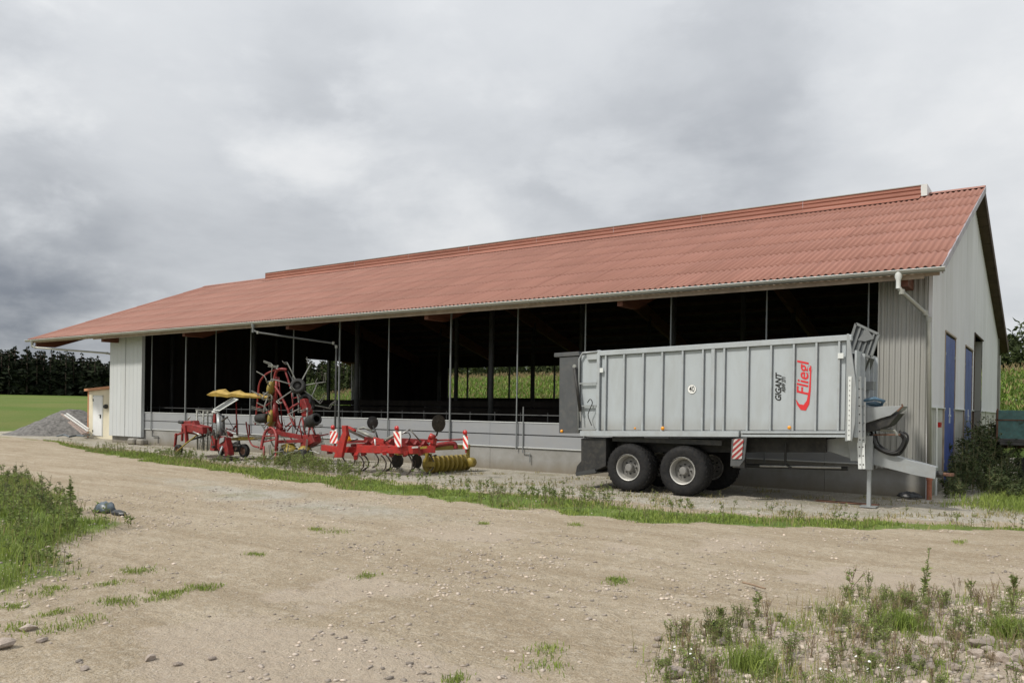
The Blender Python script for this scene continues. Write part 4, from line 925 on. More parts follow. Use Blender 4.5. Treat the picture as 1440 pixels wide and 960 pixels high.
for k in range(7): rod('spring_coil', [(-27.372,18.700,1.318), (-27.187,18.700,1.322)] if k == 0 else [tuple(Vector((-27.372,18.700,1.318))-Vector((0, 0, k*.06))), tuple(Vector((-27.187,18.700,1.322))-Vector((0, 0, k*.06)))], .015, 'galv', rk, 5)
rod('stand', [(-26.042,18.200,0.549), (-26.154,18.100,0.145)], .035, 'galv', rk)
MB().prism([(-27.352,18.300,0.136), (-26.940,18.300,0.155), (-25.780,18.300,0.101), (-25.953,18.300,0.039), (-27.212,18.300,0.060)], (0, .5, 0)).build('skid', 'worn_steel', rk)
for a, b, w_ in (((-27.444,18.500,1.179), (-27.061,18.500,0.582), .05), ((-27.872,18.600,1.110), (-27.255,18.500,1.018), .08), ((-26.928,18.400,1.139), (-26.829,18.400,0.813), .06), ((-26.655,18.400,1.092), (-26.547,18.300,0.770), .07), ((-26.450,18.600,1.149), (-26.168,18.500,0.833), .06)): beam('strut', a, b, w_, w_, 'worn_steel', rk)
for q in ((-27.627,18.500,1.063), (-27.392,18.500,0.958), (-26.924,18.400,0.974), (-26.506,18.300,0.934), (-26.349,18.500,0.990), (-26.766,18.300,0.490), (-26.272,18.300,0.456)): MB().lathe([(0, -.05), (.06, -.05), (.06, .05), (0, .05)], q, (0, -1, 0), 10).build('bolt', 'rim_black', rk)
for k in range(6): rod('tine', [(-28.508,18.900,0.860) if k == 0 else tuple(Vector((-28.508,18.900,0.860))+Vector((k*.16, 0, -.02*k))), tuple(Vector((-28.494,18.900,0.289))+Vector((k*.16, -.05, 0)))], .012, 'tine_grey', rk, 5)
rod('guard_shaft', [(-26.682,18.600,1.472), (-26.187,18.500,1.646)], .035, 'worn_steel', rk)
# tilted panel and red stay
pn = [(-27.385,18.700,1.875), (-26.394,18.300,1.858), (-25.292,18.300,2.285), (-26.219,18.700,2.327)]
sp_ = MB().prism(pn, (0, 0, .035)).build('guard_panel', 'grille', rk)
for i in range(4): MB().bar(Vector(pn[i])+Vector((0, 0, .03)), Vector(pn[(i+1) % 4])+Vector((0, 0, .03)), .03, .04).build('panel_frame', 'pale_gutter', sp_)
for t_ in (.33, .66): MB().bar(Vector(pn[0]).lerp(Vector(pn[1]), t_)+Vector((0, 0, .04)), Vector(pn[3]).lerp(Vector(pn[2]), t_)+Vector((0, 0, .04)), .018, .012).build('panel_frame', 'tine_grey', sp_)
rod('stay', [(-26.091,18.800,2.221), (-26.157,18.900,0.989)], .028, 'red_paint', rk); rod('stay', [(-26.585,19.200,1.528), (-26.526,19.200,0.918)], .04, 'galv', rk)
# yellow skirt: a crumpled folded sheet
g = []; top = [(293.5,552.5), (299,550), (308,547.7), (314,549.7), (322,552), (330,549.8), (338,551), (348,553.2), (358,554.5), (368,555.6), (378,556.5)]
spts = [(-27.555,18.600,2.541), (-27.302,18.600,2.625), (-26.892,18.600,2.688), (-26.620,18.600,2.633), (-26.261,18.600,2.570), (-25.910,18.600,2.630), (-25.562,18.600,2.597), (-25.268,18.700,2.541), (-24.976,18.800,2.509), (-24.687,18.900,2.483), (-24.401,19.000,2.462)]
bpts = [(-27.530,18.600,2.458), (-27.298,18.600,2.436), (-26.886,18.600,2.418), (-26.615,18.600,2.419), (-26.257,18.600,2.380), (-25.905,18.600,2.422), (-25.557,18.600,2.396), (-25.264,18.700,2.386), (-24.973,18.800,2.376), (-24.685,18.900,2.366), (-24.399,19.000,2.356)]
for i, (a, b) in enumerate(zip(spts, bpts)):
    a, b = Vector(a), Vector(b); w_ = .32*(1-.05*i); row = []
    for t_, dy, dz in ((0, 0, 0), (.35, -.10-.05*(i % 2), -.02), (1, -.12+.05*((i+1) % 2), 0), (1, .35*w_/.32, .03), (.55, w_*1.4, 0), (.15, w_, .04*(i % 3)), (0, 0, 0)):
        q = a.lerp(b, t_); row.append((q.x, q.y+dy, q.z+dz))
    g.append(row)
MB().sheet(g).build('folded_skirt', 'yellow_tarp', rk)
beam('skirt_arm', (-28.028,19.000,2.494), (-24.701,19.300,2.374), .05, .05, 'yellow_paint', rk)
# running gear at the right of the rake
rotor = MB().prism([(-27.112,19.200,0.787), (-26.346,19.200,0.868), (-25.383,19.200,0.845), (-26.033,19.200,0.740), (-26.882,19.200,0.710)], (0, .9, 0)).build('rotor_plate', 'yellow_paint', rk, bevel=.006)
MB().prism([(-27.167,19.400,0.922), (-26.532,19.400,0.914), (-26.529,19.400,0.802), (-27.119,19.400,0.811)], (0, .3, 0)).build('hub_cover', 'pale_gutter', rk)
beam('axle_arm', (-27.113,19.100,1.013), (-26.747,19.100,0.912), .12, .12, 'red_paint', rk)
wheel_small((-26.362,19.400,0.320), .27, .16, rk); wheel_small((-27.855,19.800,0.344), .26, .16, rk); wheel_small((-28.082,20.300,0.378), .22, .16, rk); wheel_small((-26.700,18.600,0.319), .16, .12, rk)
rod('axle', [(-27.999,19.900,0.451), (-26.751,19.700,0.477)], .06, 'chassis_black', rk); rod('axle', [(-27.305,19.800,0.710), (-27.251,19.800,0.369)], .07, 'chassis_black', rk)
for a, b in (((-26.617,19.100,1.167), (-26.398,19.100,1.366)), ((-26.985,19.300,1.070), (-26.809,19.300,1.299)), ((-26.975,19.000,1.186), (-26.386,19.000,1.064))): rod('guard_bow', [a, b], .022, 'red_paint', rk)
rod('guard_bow', [(-26.006,19.200,1.457), (-25.862,19.200,0.939), (-25.636,19.200,0.590), (-25.204,19.200,0.498)], .030, 'red_paint', rk); rod('guard_bow', [(-26.097,19.400,1.344), (-26.043,19.400,0.929)], .028, 'red_paint', rk)
rod('cable', [(-27.114,18.900,1.518), (-26.893,19.000,1.578), (-26.616,19.000,1.306), (-26.342,19.000,1.092)], .012, 'hose', rk); rod('cable', [(-26.948,18.600,1.191), (-26.495,18.600,1.148), (-26.434,19.000,1.200)], .012, 'hose', rk)
rod('tine_arm', [(-27.253,19.300,0.752), (-25.652,19.800,0.879)], .02, 'tine_grey', rk)

# ---- tedder: folded up tall, with yellow hubs and black wheels
td = thing('folded_tedder', (-24.3, 19.3, 0), 'tall folded red hay tedder with yellow hubs, raised black wheels and hooked tine arms', 'hay tedder', 'red farm machines parked along the barn wall')
Yd = 19.2
rod('mast_arm', [(-23.901,19.000,0.268), (-24.010,19.100,1.316), (-24.274,19.200,1.975), (-24.330,19.200,2.641), (-24.339,19.200,3.041), (-24.224,19.200,3.385), (-23.940,19.200,3.461), (-23.780,19.300,3.437)], .055, 'red_paint', td, 10)
rod('mast_arm', [(-23.765,19.100,1.243), (-24.016,19.100,1.580), (-24.110,19.100,2.108), (-24.159,19.100,2.505)], .075, 'red_paint', td, 10)
rod('guard_hoop', [(-24.908,18.800,1.376), (-24.837,18.800,1.964), (-24.766,18.800,2.497), (-24.731,18.800,2.816), (-24.611,18.800,3.054), (-24.327,18.800,3.262), (-24.048,18.900,3.395), (-23.811,19.000,3.448)], .032, 'red_paint', td)
rod('guard_hoop', [(-23.902,19.300,3.465), (-23.733,19.300,3.172), (-23.524,19.300,2.775), (-23.321,19.300,2.590)], .035, 'red_paint', td)
rod('brace_arm', [(-24.040,19.000,2.819), (-23.709,19.000,2.478), (-23.339,19.000,2.010), (-23.175,19.000,1.727), (-22.932,19.000,1.396)], .045, 'red_paint', td)
rod('brace_arm', [(-23.298,19.000,1.933), (-23.147,19.100,2.092), (-22.956,19.200,2.199)], .04, 'red_paint', td); rod('brace_arm', [(-24.929,18.900,2.017), (-24.641,19.000,2.075), (-24.277,19.100,2.266)], .035, 'red_paint', td)
rod('hydraulic_ram', [(-24.052,19.000,1.527), (-24.026,19.000,2.213)], .085, 'red_paint', td, 12); rod('hydraulic_ram', [(-23.986,19.000,2.213), (-24.093,19.100,3.167)], .05, 'red_paint', td, 10)
def rotor_(c, axis, r, hubm, arms, L, parent, wheel_at=None):
    c = Vector(c); a = Vector(axis).normalized(); h = MB().lathe([(0, -.16), (r*.45, -.14), (r, -.06), (r*1.04, 0), (r, .05), (r*.5, .12), (0, .14)], c, a, 18).build('rotor_hub', hubm, parent, smooth=True)
    u = a.orthogonal().normalized(); v = a.cross(u)
    for k in range(arms):
        t = 2*PI*k/arms+.3; e = u*math.cos(t)+v*math.sin(t); e2 = -u*math.sin(t)+v*math.cos(t)
        p1 = c+e*r*.9; p2 = c+e*L*.65+a*.03; p3 = c+e*L
        am = MB().tube([p1, p2, p3], .024, 6).build('rotor_arm', 'tine_grey', parent)
        MB().tube([p3, p3+a*.10+e2*.12, p3+a*.42+e2*.22], .014, 5).tube([p3-e*.08, p3-e*.06+a*.10+e2*.12, p3-e*.05+a*.42+e2*.22], .014, 5).build('tine', 'tine_grey', am)
    return h
rotor_((-24.348,19.050,2.743), (-.6, -.45, .15), .30, 'yellow_paint', 8, .95, td)
rotor_((-24.281,19.050,1.628), (-.6, -.45, .1), .34, 'yellow_paint', 8, .90, td)
MB().lathe([(0, -.2), (.27, -.2), (.30, -.12), (.30, .12), (.27, .2), (0, .2)], (-24.536,19.250,1.623), (-.6, -.45, .1), 20).build('hub_cover', 'red_paint', td, smooth=True)
wheel_small((-24.626,18.900,1.622), .18, .50, td, (1, .2, .1), 'rim_black')
rotor_((-23.209,19.400,2.829), (.6, -.4, .2), .24, 'rim_black', 7, 1.0, td)
rotor_((-22.920,19.600,2.179), (.7, -.2, .1), .26, 'chassis_black', 5, .9, td)
wheel_small((-23.129,19.300,2.826), .29, .20, td, (.5, -.7, .3), 'rim_black'); wheel_small((-21.942,19.000,1.597), .22, .55, td, (1, -.2, .25), 'rim_black'); wheel_small((-22.923,19.500,2.308), .25, .2, td, (.5, -.7, .1), 'rim_black')
MB().prism([(-23.078,19.300,2.330), (-22.806,19.300,2.383), (-22.564,19.300,1.919), (-22.599,19.300,1.738), (-22.908,19.300,1.707), (-23.033,19.300,2.069)], (0, .25, 0)).build('gear_housing', 'red_paint', td, bevel=.02)
rod('link_rod', [(-23.205,19.300,2.695), (-23.078,19.300,2.330)], .04, 'galv', td); rod('link_rod', [(-22.605,19.300,2.048), (-22.596,19.300,1.609), (-22.743,19.300,1.269)], .035, 'tine_grey', td)
rod('stay', [(-22.869,19.300,1.681), (-22.742,19.300,1.217), (-22.618,19.300,0.884)], .04, 'red_paint', td); rod('stay', [(-22.792,19.500,1.657), (-22.550,19.400,1.247)], .035, 'red_paint', td)
for a, b in (((-22.899,19.200,1.395), (-22.734,19.200,0.934)), ((-22.359,19.200,1.409), (-22.389,19.200,1.023)), ((-22.244,19.200,1.360), (-22.048,19.200,1.059)), ((-24.065,19.400,1.579), (-23.934,19.400,1.209)), ((-23.773,19.300,1.320), (-23.495,19.300,1.485)), ((-23.689,19.300,1.164), (-23.453,19.300,1.381))): rod('stay', [a, b], .028, 'red_paint', td)
rod('hose_loop', [(-23.860,19.200,1.715), (-23.606,19.100,1.326), (-23.443,19.100,1.174)], .02, 'galv', td); rod('hose_loop', [(-22.547,19.100,1.353), (-22.399,19.100,1.562), (-22.053,19.100,1.366), (-21.897,19.100,1.091)], .016, 'hose', td)
for a, b in (((-24.674,19.400,2.970), (-24.344,19.300,1.306)), ((-24.221,19.300,3.177), (-24.097,19.400,1.204)), ((-23.480,19.300,2.590), (-23.332,19.400,1.225)), ((-24.890,19.000,1.965), (-24.426,19.100,1.572)), ((-24.383,19.200,1.306), (-24.691,19.300,1.970)), ((-23.027,19.400,1.704), (-23.327,19.400,1.015)), ((-23.678,19.500,2.383), (-23.045,19.600,2.493)), ((-24.024,19.400,1.580), (-24.090,19.300,0.993))): rod('stay', [a, b], .024, 'red_paint', td)
for a, b in (((-23.821,19.400,3.389), (-23.329,19.400,2.909)), ((-24.203,19.300,2.377), (-24.398,19.200,1.973)), ((-23.736,19.500,3.180), (-23.523,19.400,2.646)), ((-22.641,19.200,1.995), (-22.301,19.300,2.129)), ((-24.586,19.100,1.302), (-24.123,19.000,1.050)), ((-23.293,19.300,1.333), (-22.587,19.300,1.195))): rod('hose_loop', [a, tuple((Vector(a)+Vector(b))/2+Vector((.12, -.05, -.15))), b], .016, 'hose', td)
# lower frame
rod('hitch_frame', [(-24.030,18.400,0.492), (-24.047,18.500,0.878), (-24.020,18.600,1.164), (-23.868,18.700,1.297)], .055, 'red_paint', td, 10)
rod('hitch_frame', [(-23.442,18.600,0.485), (-23.413,18.600,0.950), (-23.664,18.700,1.199), (-23.868,18.700,1.297)], .055, 'red_paint', td, 10)
for a, b in (((-24.090,18.500,0.981), (-23.414,18.600,1.027)), ((-24.166,18.500,0.744), (-23.411,18.600,0.898)), ((-24.072,18.400,0.568), (-23.870,18.400,0.577))): beam('cross_bar', a, b, .05, .05, 'red_paint', td)
beam('main_beam', (-24.243,18.900,1.154), (-22.814,19.300,0.955), .14, .16, 'red_paint', td); beam('main_beam', (-23.621,18.800,0.783), (-22.389,19.400,0.864), .12, .12, 'red_paint', td)
beam('main_beam', (-24.048,19.100,1.183), (-23.726,19.200,1.138), .16, .16, 'red_paint', td)
MB().prism([(-22.891,19.200,1.033), (-22.239,19.200,1.104), (-22.080,19.200,0.803), (-22.534,19.200,0.632), (-22.842,19.200,0.568)], (0, .4, 0)).build('gear_housing', 'red_paint', td, bevel=.03)
MB().prism([(-22.915,19.100,0.464), (-22.647,19.100,0.630), (-22.414,19.100,0.537), (-22.565,19.100,0.402)], (0, .3, 0)).build('axle_bracket', 'red_paint', td, bevel=.01)
rod('prop_leg', [(-23.871,18.400,0.628), (-23.729,18.300,0.097)], .035, 'red_paint', td); rod('prop_leg', [(-23.443,18.600,0.510), (-23.218,18.400,-0.010)], .035, 'red_paint', td); rod('prop_stand', [(-23.519,18.600,0.378), (-23.857,18.400,0.034)], .04, 'tailgate_grey', td)
rod('drag_bar', [(-22.200,19.300,1.001), (-21.789,19.600,1.112)], .025, 'red_paint', td)
MB().prism([(-23.583,18.900,0.651), (-23.227,18.900,0.743), (-23.028,18.900,0.621), (-23.419,18.900,0.476)], (0, .3, 0)).build('rotor_cover', 'yellow_paint', td, bevel=.01)
wheel_small((-23.376,18.900,0.296), .27, .2, td, (.3, 1, 0)); wheel_small((-22.364,18.900,0.317), .25, .22, td, (.2, 1, .0)); wheel_small((-22.529,19.300,0.319), .25, .22, td, (.2, 1, .0)); wheel_small((-23.672,19.600,0.282), .25, .2, td)
for c_, ax in (((-23.148,19.000,0.510), (.1, -.3, 1)), ((-22.609,19.200,0.526), (.2, -.4, 1))): rotor_(c_, ax, .22, 'yellow_paint', 6, .75, td)

# ---- cultivator: red frame, tines, warning boards, discs and a yellow roller
cu_ = thing('cultivator', (-18.0, 18.6, 0), 'low bright red cultivator with striped warning boards, spring tines and a yellow ring roller', 'cultivator', 'red farm machines parked along the barn wall')
beam('frame_bar', (-20.164,17.900,0.741), (-19.415,17.900,0.702), .16, .19, 'bright_red', cu_)
beam('frame_bar', (-18.499,17.900,0.763), (-16.464,18.300,0.813), .20, .24, 'bright_red', cu_); beam('frame_bar', (-19.526,18.600,0.770), (-17.714,18.900,0.902), .14, .20, 'bright_red', cu_)
beam('frame_bar', (-17.242,18.400,0.732), (-16.400,19.200,0.808), .16, .22, 'bright_red', cu_); beam('frame_bar', (-19.740,18.200,0.679), (-18.744,18.200,0.720), .14, .20, 'bright_red', cu_)
beam('frame_bar', (-18.622,17.900,0.485), (-19.467,18.900,0.763), .12, .16, 'bright_red', cu_); beam('frame_bar', (-17.342,17.900,0.678), (-19.559,19.900,0.878), .12, .12, 'bright_red', cu_)
beam('frame_bar', (-16.632,18.100,0.703), (-18.934,20.200,0.893), .12, .12, 'bright_red', cu_); beam('frame_bar', (-21.266,19.400,0.828), (-19.311,20.600,0.970), .10, .10, 'red_paint', cu_)
MB().prism([(-19.535,17.800,0.445), (-19.345,17.800,0.939), (-19.121,17.800,1.314), (-19.158,17.800,1.497), (-18.993,17.800,1.501), (-18.954,17.800,1.182), (-19.046,17.800,0.904), (-19.169,17.800,0.463)], (0, .12, 0)).build('headstock', 'bright_red', cu_, bevel=.01)
MB().prism([(-19.730,18.300,1.479), (-19.459,18.300,1.463), (-19.124,18.300,1.354), (-19.155,18.300,1.260), (-19.489,18.300,1.297), (-19.383,18.300,1.019), (-19.651,18.300,0.962)], (0, .12, 0)).build('headstock', 'bright_red', cu_, bevel=.01)
beam('top_link', (-19.211,18.100,1.354), (-18.660,18.300,1.113), .06, .08, 'worn_steel', cu_); beam('top_link', (-19.152,18.200,1.378), (-19.018,18.200,1.289), .09, .12, 'bright_red', cu_)
rod('hydraulic_ram', [(-18.855,18.200,1.340), (-18.086,18.400,1.061)], .055, 'tine_grey', cu_, 10); rod('hydraulic_ram', [(-19.063,18.400,1.378), (-18.871,18.500,1.429), (-18.513,18.600,1.298)], .04, 'tine_grey', cu_, 8)
rod('hydraulic_ram', [(-17.641,18.200,1.059), (-17.253,18.400,1.292)], .055, 'tine_grey', cu_, 10); beam('ram_bracket', (-18.210,18.300,1.082), (-17.737,18.300,1.008), .10, .12, 'bright_red', cu_)
rod('stay_rod', [(-17.439,18.600,1.193), (-17.139,18.800,1.426)], .022, 'bright_steel', cu_); rod('stay_rod', [(-17.139,18.800,1.426), (-17.004,19.200,1.012)], .022, 'tine_grey', cu_)
rod('pin', [(-17.880,18.000,1.100), (-17.844,18.000,0.854)], .025, 'pale_gutter', cu_)
rod('hose', [(-16.889,18.300,1.305), (-16.740,18.300,1.331), (-16.649,18.300,1.224), (-16.705,18.300,1.090)], .018, 'hose', cu_); rod('hose', [(-19.307,18.100,1.166), (-19.038,18.100,0.989), (-18.745,18.100,1.068)], .018, 'hose', cu_)
MB().prism([(-19.318,18.050,1.073), (-19.153,18.050,1.148), (-19.019,18.050,1.014), (-19.216,18.050,0.961)], (0, .06, 0)).build('reflector', 'amber', cu_)
MB().prism([(-16.528,18.600,0.889), (-16.235,18.600,0.923), (-16.234,18.600,0.857), (-16.497,18.600,0.824)], (0, .03, 0)).build('sticker', 'yellow_paint', cu_)
MB().prism([(-16.640,18.200,0.896), (-16.231,18.200,0.934), (-16.230,18.200,0.880), (-16.639,18.200,0.842)], (0, -.006, 0)).build('decal', 'sign_dull_white', cu_)
beam('rear_carrier', (-16.546,19.200,0.689), (-16.465,19.200,1.100), .16, .14, 'bright_red', cu_); beam('rear_carrier', (-16.557,19.100,1.121), (-16.319,19.100,1.062), .18, .16, 'bright_red', cu_)
rod('rear_carrier_pivot', [(-16.473,19.000,1.239), (-16.321,19.100,1.152)], .09, 'bright_red', cu_, 12)
rod('carrier_arm', [(-16.658,19.500,0.903), (-16.337,19.900,0.973), (-16.240,20.000,0.928), (-16.207,20.000,0.791)], .075, 'red_paint', cu_, 8)
rod('board_arm', [(-16.405,19.200,1.079), (-15.310,19.200,1.151)], .028, 'red_paint', cu_)
# warning boards
for q, tl in ((((-19.935,18.000,0.889), (-19.562,18.000,0.903), (-19.639,18.000,1.367), (-19.943,18.000,1.288)), 1.3), (((-16.942,17.950,0.892), (-16.704,17.950,0.901), (-16.714,17.950,1.381), (-17.041,17.950,1.372)), -1.6), (((-15.038,18.900,0.874), (-14.845,18.900,0.882), (-14.853,18.900,1.292), (-15.046,18.900,1.286)), -1.4)):
    bw = striped('warning_board', q, cu_, 2, (0, .02, 0), 'sign_red', 'sign_white', tl)
    c_ = (Vector(q[2])+Vector(q[3]))/2; MB().lathe([(0, .05), (.07, .04), (.08, 0)], c_+Vector((0, -.01, .09)), (0, -1, 0), 12).build('reflector', 'reflector_red', bw, smooth=True)
    MB().bar(tuple(c_+Vector((0, .03, .12))), tuple((Vector(q[0])+Vector(q[1]))/2+Vector((0, .03, -.12))), .05, .03, (0, 1, 0)).build('board_bracket', 'red_paint', bw)
# tines
def tine(p, s=1.0, m_='worn_steel'):
    p = Vector(p); h = p.z; pts = [p, p+Vector((.10*s, 0, -.12*h)), p+Vector((.22*s, 0, -.38*h)), p+Vector((.20*s, 0, -.66*h)), p+Vector((.05*s, 0, -.90*h)), p+Vector((-.06*s, 0, -h+.01))]
    m = MB()
    for a, b in zip(pts[:-1], pts[1:]): m.bar(a, b, .05, .022, (1, 0, 0))
    o = m.build('tine', m_, cu_)
    MB().prism([pts[-2]+Vector((.02, -.04, .06)), pts[-2]+Vector((.02, .04, .06)), pts[-1]+Vector((-.03, .03, 0)), pts[-1]+Vector((-.03, -.03, 0))], (.02, 0, .01)).build('tine_point', 'bright_steel', o)
for p in ((-19.419,18.000,0.512), (-18.566,18.000,0.552), (-18.851,18.500,0.519), (-17.688,18.100,0.588), (-17.955,18.600,0.557), (-18.372,19.200,0.514), (-16.756,18.300,0.668), (-17.183,18.900,0.626), (-16.664,19.200,0.638), (-19.494,19.600,0.545), (-18.646,19.900,0.572), (-20.327,19.300,0.519)): tine(p)
for q, e in (((-18.476,18.000,0.875), (-18.342,18.000,0.562)), ((-17.882,18.100,0.918), (-17.844,18.100,0.626)), ((-17.296,18.100,0.918), (-17.323,18.200,0.579)), ((-16.818,18.200,0.911), (-16.844,18.300,0.597)), ((-16.617,18.700,0.905), (-16.641,18.800,0.632)), ((-19.147,18.300,0.887), (-19.073,18.300,0.517)), ((-19.968,18.000,0.817), (-19.927,18.000,0.536))): beam('tine_clamp', q, e, .11, .16, 'red_paint', cu_)
for q in ((-18.763,18.500,0.966), (-18.703,18.700,0.963), (-17.808,18.600,1.044), (-17.253,18.800,1.036), (-16.978,18.900,0.998), (-16.736,19.000,1.004)): beam('bracket', q, tuple(Vector(q)+Vector((.02, .25, -.20))), .10, .14, 'red_paint', cu_)
for a, b in (((-19.271,18.900,1.057), (-18.372,19.600,0.929)), ((-19.304,19.200,0.905), (-17.459,20.000,0.905)), ((-18.126,19.200,1.042), (-17.163,19.800,1.015))): beam('frame_bar', a, b, .10, .12, 'red_paint', cu_)
# discs
def disc(c, r, ax, m_='disc_steel'):
    MB().lathe([(0, .03), (r*.35, .028), (r*.4, .02), (r, 0), (r, -.008), (r*.4, .012), (0, .015)], c, ax, 22).build('levelling_disc', m_, cu_)
disc((-18.484,18.500,1.601), .21, (1, -.25, 0), 'chassis_black'); rod('disc_arm', [(-18.482,18.500,1.508), (-18.217,18.400,1.263), (-18.151,18.400,1.105)], .03, 'chassis_black', cu_)
disc((-15.930,18.800,1.634), .27, (1, -.2, 0)); rod('disc_arm', [(-15.952,18.830,1.501), (-16.094,18.900,1.253)], .03, 'chassis_black', cu_)
for i, c_ in enumerate(((-17.515,18.600,0.395), (-17.025,19.000,0.402), (-17.380,19.500,0.339), (-17.051,19.900,0.337), (-17.417,20.400,0.320), (-18.047,19.300,0.361))): disc(c_, .22, (1, .1, 0), 'rim_black')
beam('disc_beam', (-17.184,18.900,0.649), (-17.437,20.200,0.543), .08, .08, 'yellow_paint', cu_); beam('disc_beam', (-17.581,18.600,0.619), (-17.182,19.000,0.623), .08, .08, 'yellow_paint', cu_)
# roller
yr0, yr1, xr = 19.3, 21.2, -16.75
for k in range(9):
    y = yr0+k*(yr1-yr0)/8
    MB().lathe([(.13, -.02), (.25, -.03), (.275, 0), (.25, .03), (.13, .02), (.13, -.02)], (xr, y, .28), (0, 1, 0), 26).build('roller_ring', 'yellow_paint', cu_, smooth=True)
    if k < 8: MB().lathe([(.13, .04), (.15, .08), (.15, .20), (.13, .22)], (xr, y, .28), (0, 1, 0), 14).build('roller_core', 'yellow_paint', cu_, smooth=True)
MB().lathe([(0, 0), (.12, 0), (.12, 2.0), (0, 2.0)], (xr, yr0-.05, .29), (0, 1, 0), 14).build('roller_shaft', 'yellow_paint', cu_)
for y in (yr0-.12, yr1+.1): MB().box((xr-.04, y-.02, .31), (xr+.10, y+.02, .80)).box((xr-.10, y-.03, .24), (xr+.34, y+.03, .40)).build('roller_arm', 'yellow_paint', cu_, bevel=.006)
MB().box((xr-.05, yr0-.14, .74), (xr+.11, yr1+.12, .88)).build('roller_beam', 'yellow_paint', cu_, bevel=.008)
MB().lathe([(0, -.12), (.15, -.12), (.165, -.08), (.165, .08), (.15, .12), (0, .12)], (xr+.36, yr1-.15, .30), (0, 1, 0), 18).build('end_drum', 'yellow_paint', cu_, smooth=True)

# ================================================================== green farm trailer at the right edge
gt = thing('farm_trailer', (-.6, 30.5, 0), 'old teal sided farm trailer half hidden behind the gable weeds at the right edge', 'trailer')
gx, gyy = -1.82, 29.6
def gw(x, y, z): return (gx+x, gyy+y, z)
MB().box(gw(0, 0, 1.32), gw(4.6, 2.1, 1.40)).build('floor', 'old_board', gt)
for k in range(4):
    MB().box(gw(.04+k*1.15, -.03, 1.42), gw(1.11+k*1.15, .02, 1.98)).build('side_board', 'teal_paint', gt, bevel=.006); MB().box(gw(.04+k*1.15, -.03, 2.02), gw(1.11+k*1.15, .02, 2.32)).build('side_board', 'teal_paint', gt, bevel=.006)
    MB().box(gw(-.005+k*1.15, -.06, 1.32), gw(.045+k*1.15, -.031, 2.36)).build('stake', 'rusty', gt)
MB().box(gw(-.02, -.02, 1.42), gw(.03, 2.1, 2.32)).build('end_board', 'old_board', gt); MB().box(gw(-.05, -.06, 1.99), gw(4.6, -.031, 2.03)).build('rail', 'rusty', gt)
MB().box(gw(-.01, 2.08, 1.42), gw(4.6, 2.13, 2.32)).build('side_board', 'teal_paint', gt)
for y in (.5, 1.5): MB().box(gw(.1, y, 1.12), gw(4.5, y+.1, 1.30)).build('chassis_beam', 'rusty', gt)
MB().box(gw(.1, -.02, 1.22), gw(4.5, .08, 1.31)).build('chassis_beam', 'old_board', gt)
for x in (1.05, 3.6):
    for y in (.05, 1.8): wheel_small(gw(x, y, .48), .48, .22, gt, (0, 1, 0), 'rusty')
    MB().tube([gw(x, .1, .5), gw(x, 1.9, .5)], .05, 8).build('axle', 'rusty', gt); MB().box(gw(x-.3, .5, .6), gw(x+.3, 1.6, 1.1)).build('turntable', 'old_board', gt)

# ================================================================== gravel pile, planks, odds and ends
def pile():
    n = 70; xs = np.linspace(-4.6, 4.6, n); X, Y = np.meshgrid(xs, xs); r = np.hypot(X/1.05, Y*.92)
    Z = 1.95*np.clip(1-r/3.7, 0, 1)**1.15; Z = np.minimum(Z, 1.66+.10*np.sin(X*1.3)) + (fbm(X, Y, .9, 4, 31)-.5)*.22*(Z > .02)+(fbm(X, Y, .22, 2, 33)-.5)*.09*(Z > .02)-.03
    V = np.stack([X, Y, Z], -1).reshape(-1, 3); i, j = np.meshgrid(np.arange(n-1), np.arange(n-1), indexing='ij'); Q = np.stack([i*n+j, i*n+j+1, (i+1)*n+j+1, (i+1)*n+j], -1).reshape(-1, 4)
    o = link('gravel_pile', npmesh('gravel_pile', V, Q, None, True), None, (-54.6, 26.6, 0), 'pile_gravel'); return setp(o, 'heap of grey crushed gravel beside the cream shed', 'gravel pile')
pile()
pl = [((-50.239,24.000,1.346), (-46.617,23.600,0.452), 'pipe_white'), ((-50.395,24.200,1.431), (-46.934,23.800,0.566), 'pipe_white'), ((-49.289,23.800,0.931), (-46.782,23.400,0.285), 'plank'), ((-49.444,24.000,0.970), (-46.776,23.600,0.323), 'plank'), ((-49.594,24.200,0.880), (-47.088,23.800,0.227), 'plank'), ((-51.437,24.400,1.371), (-47.907,24.000,0.537), 'plank')]
lb = ['long pale lath lying lowest on the gravel heap', 'long white lath at the top edge of the gravel heap', 'short brown plank on the gravel heap, front one', 'short brown plank on the gravel heap, middle one', 'short brown plank nearest the shed corner on the gravel heap', 'long brown batten reaching highest up the gravel heap']
for (a, b, m_), l_ in zip(pl, lb):
    a, b = Vector(a), Vector(b); o = MB().bar(a, b, .14 if m_ == 'plank' else .09, .05).build('plank', m_, None, org=tuple((a+b)/2)); setp(o, l_, 'plank', 'planks on the gravel heap')
for c_, s, l_ in (((-39.274,22.200,0.388), .30, 'pale concrete block under the white wall sheet, left one'), ((-38.650,22.300,0.334), .28, 'pale concrete block under the white wall sheet, right one')):
    o = MB().box((c_[0]-s, c_[1]-.2, -.02), (c_[0]+s, c_[1]+.2, s*1.05)).build('concrete_block', 'shed_wall' if 0 else 'concrete', None, org=(c_[0], c_[1], 0), bevel=.07); setp(o, l_, 'block', 'blocks under the white wall sheet')
ho = MB().tube([(-49.049,23.000,0.096), (-48.617,23.200,0.190), (-46.698,22.600,0.138), (-46.706,23.000,0.212), (-45.500,22.800,0.213), (-46.057,23.400,0.266)], .05, 6).build('garden_hose', 'plastic_blue', None, org=(-50, 23, 0)); setp(ho, 'grey green hose lying coiled at the foot of the gravel heap', 'hose')

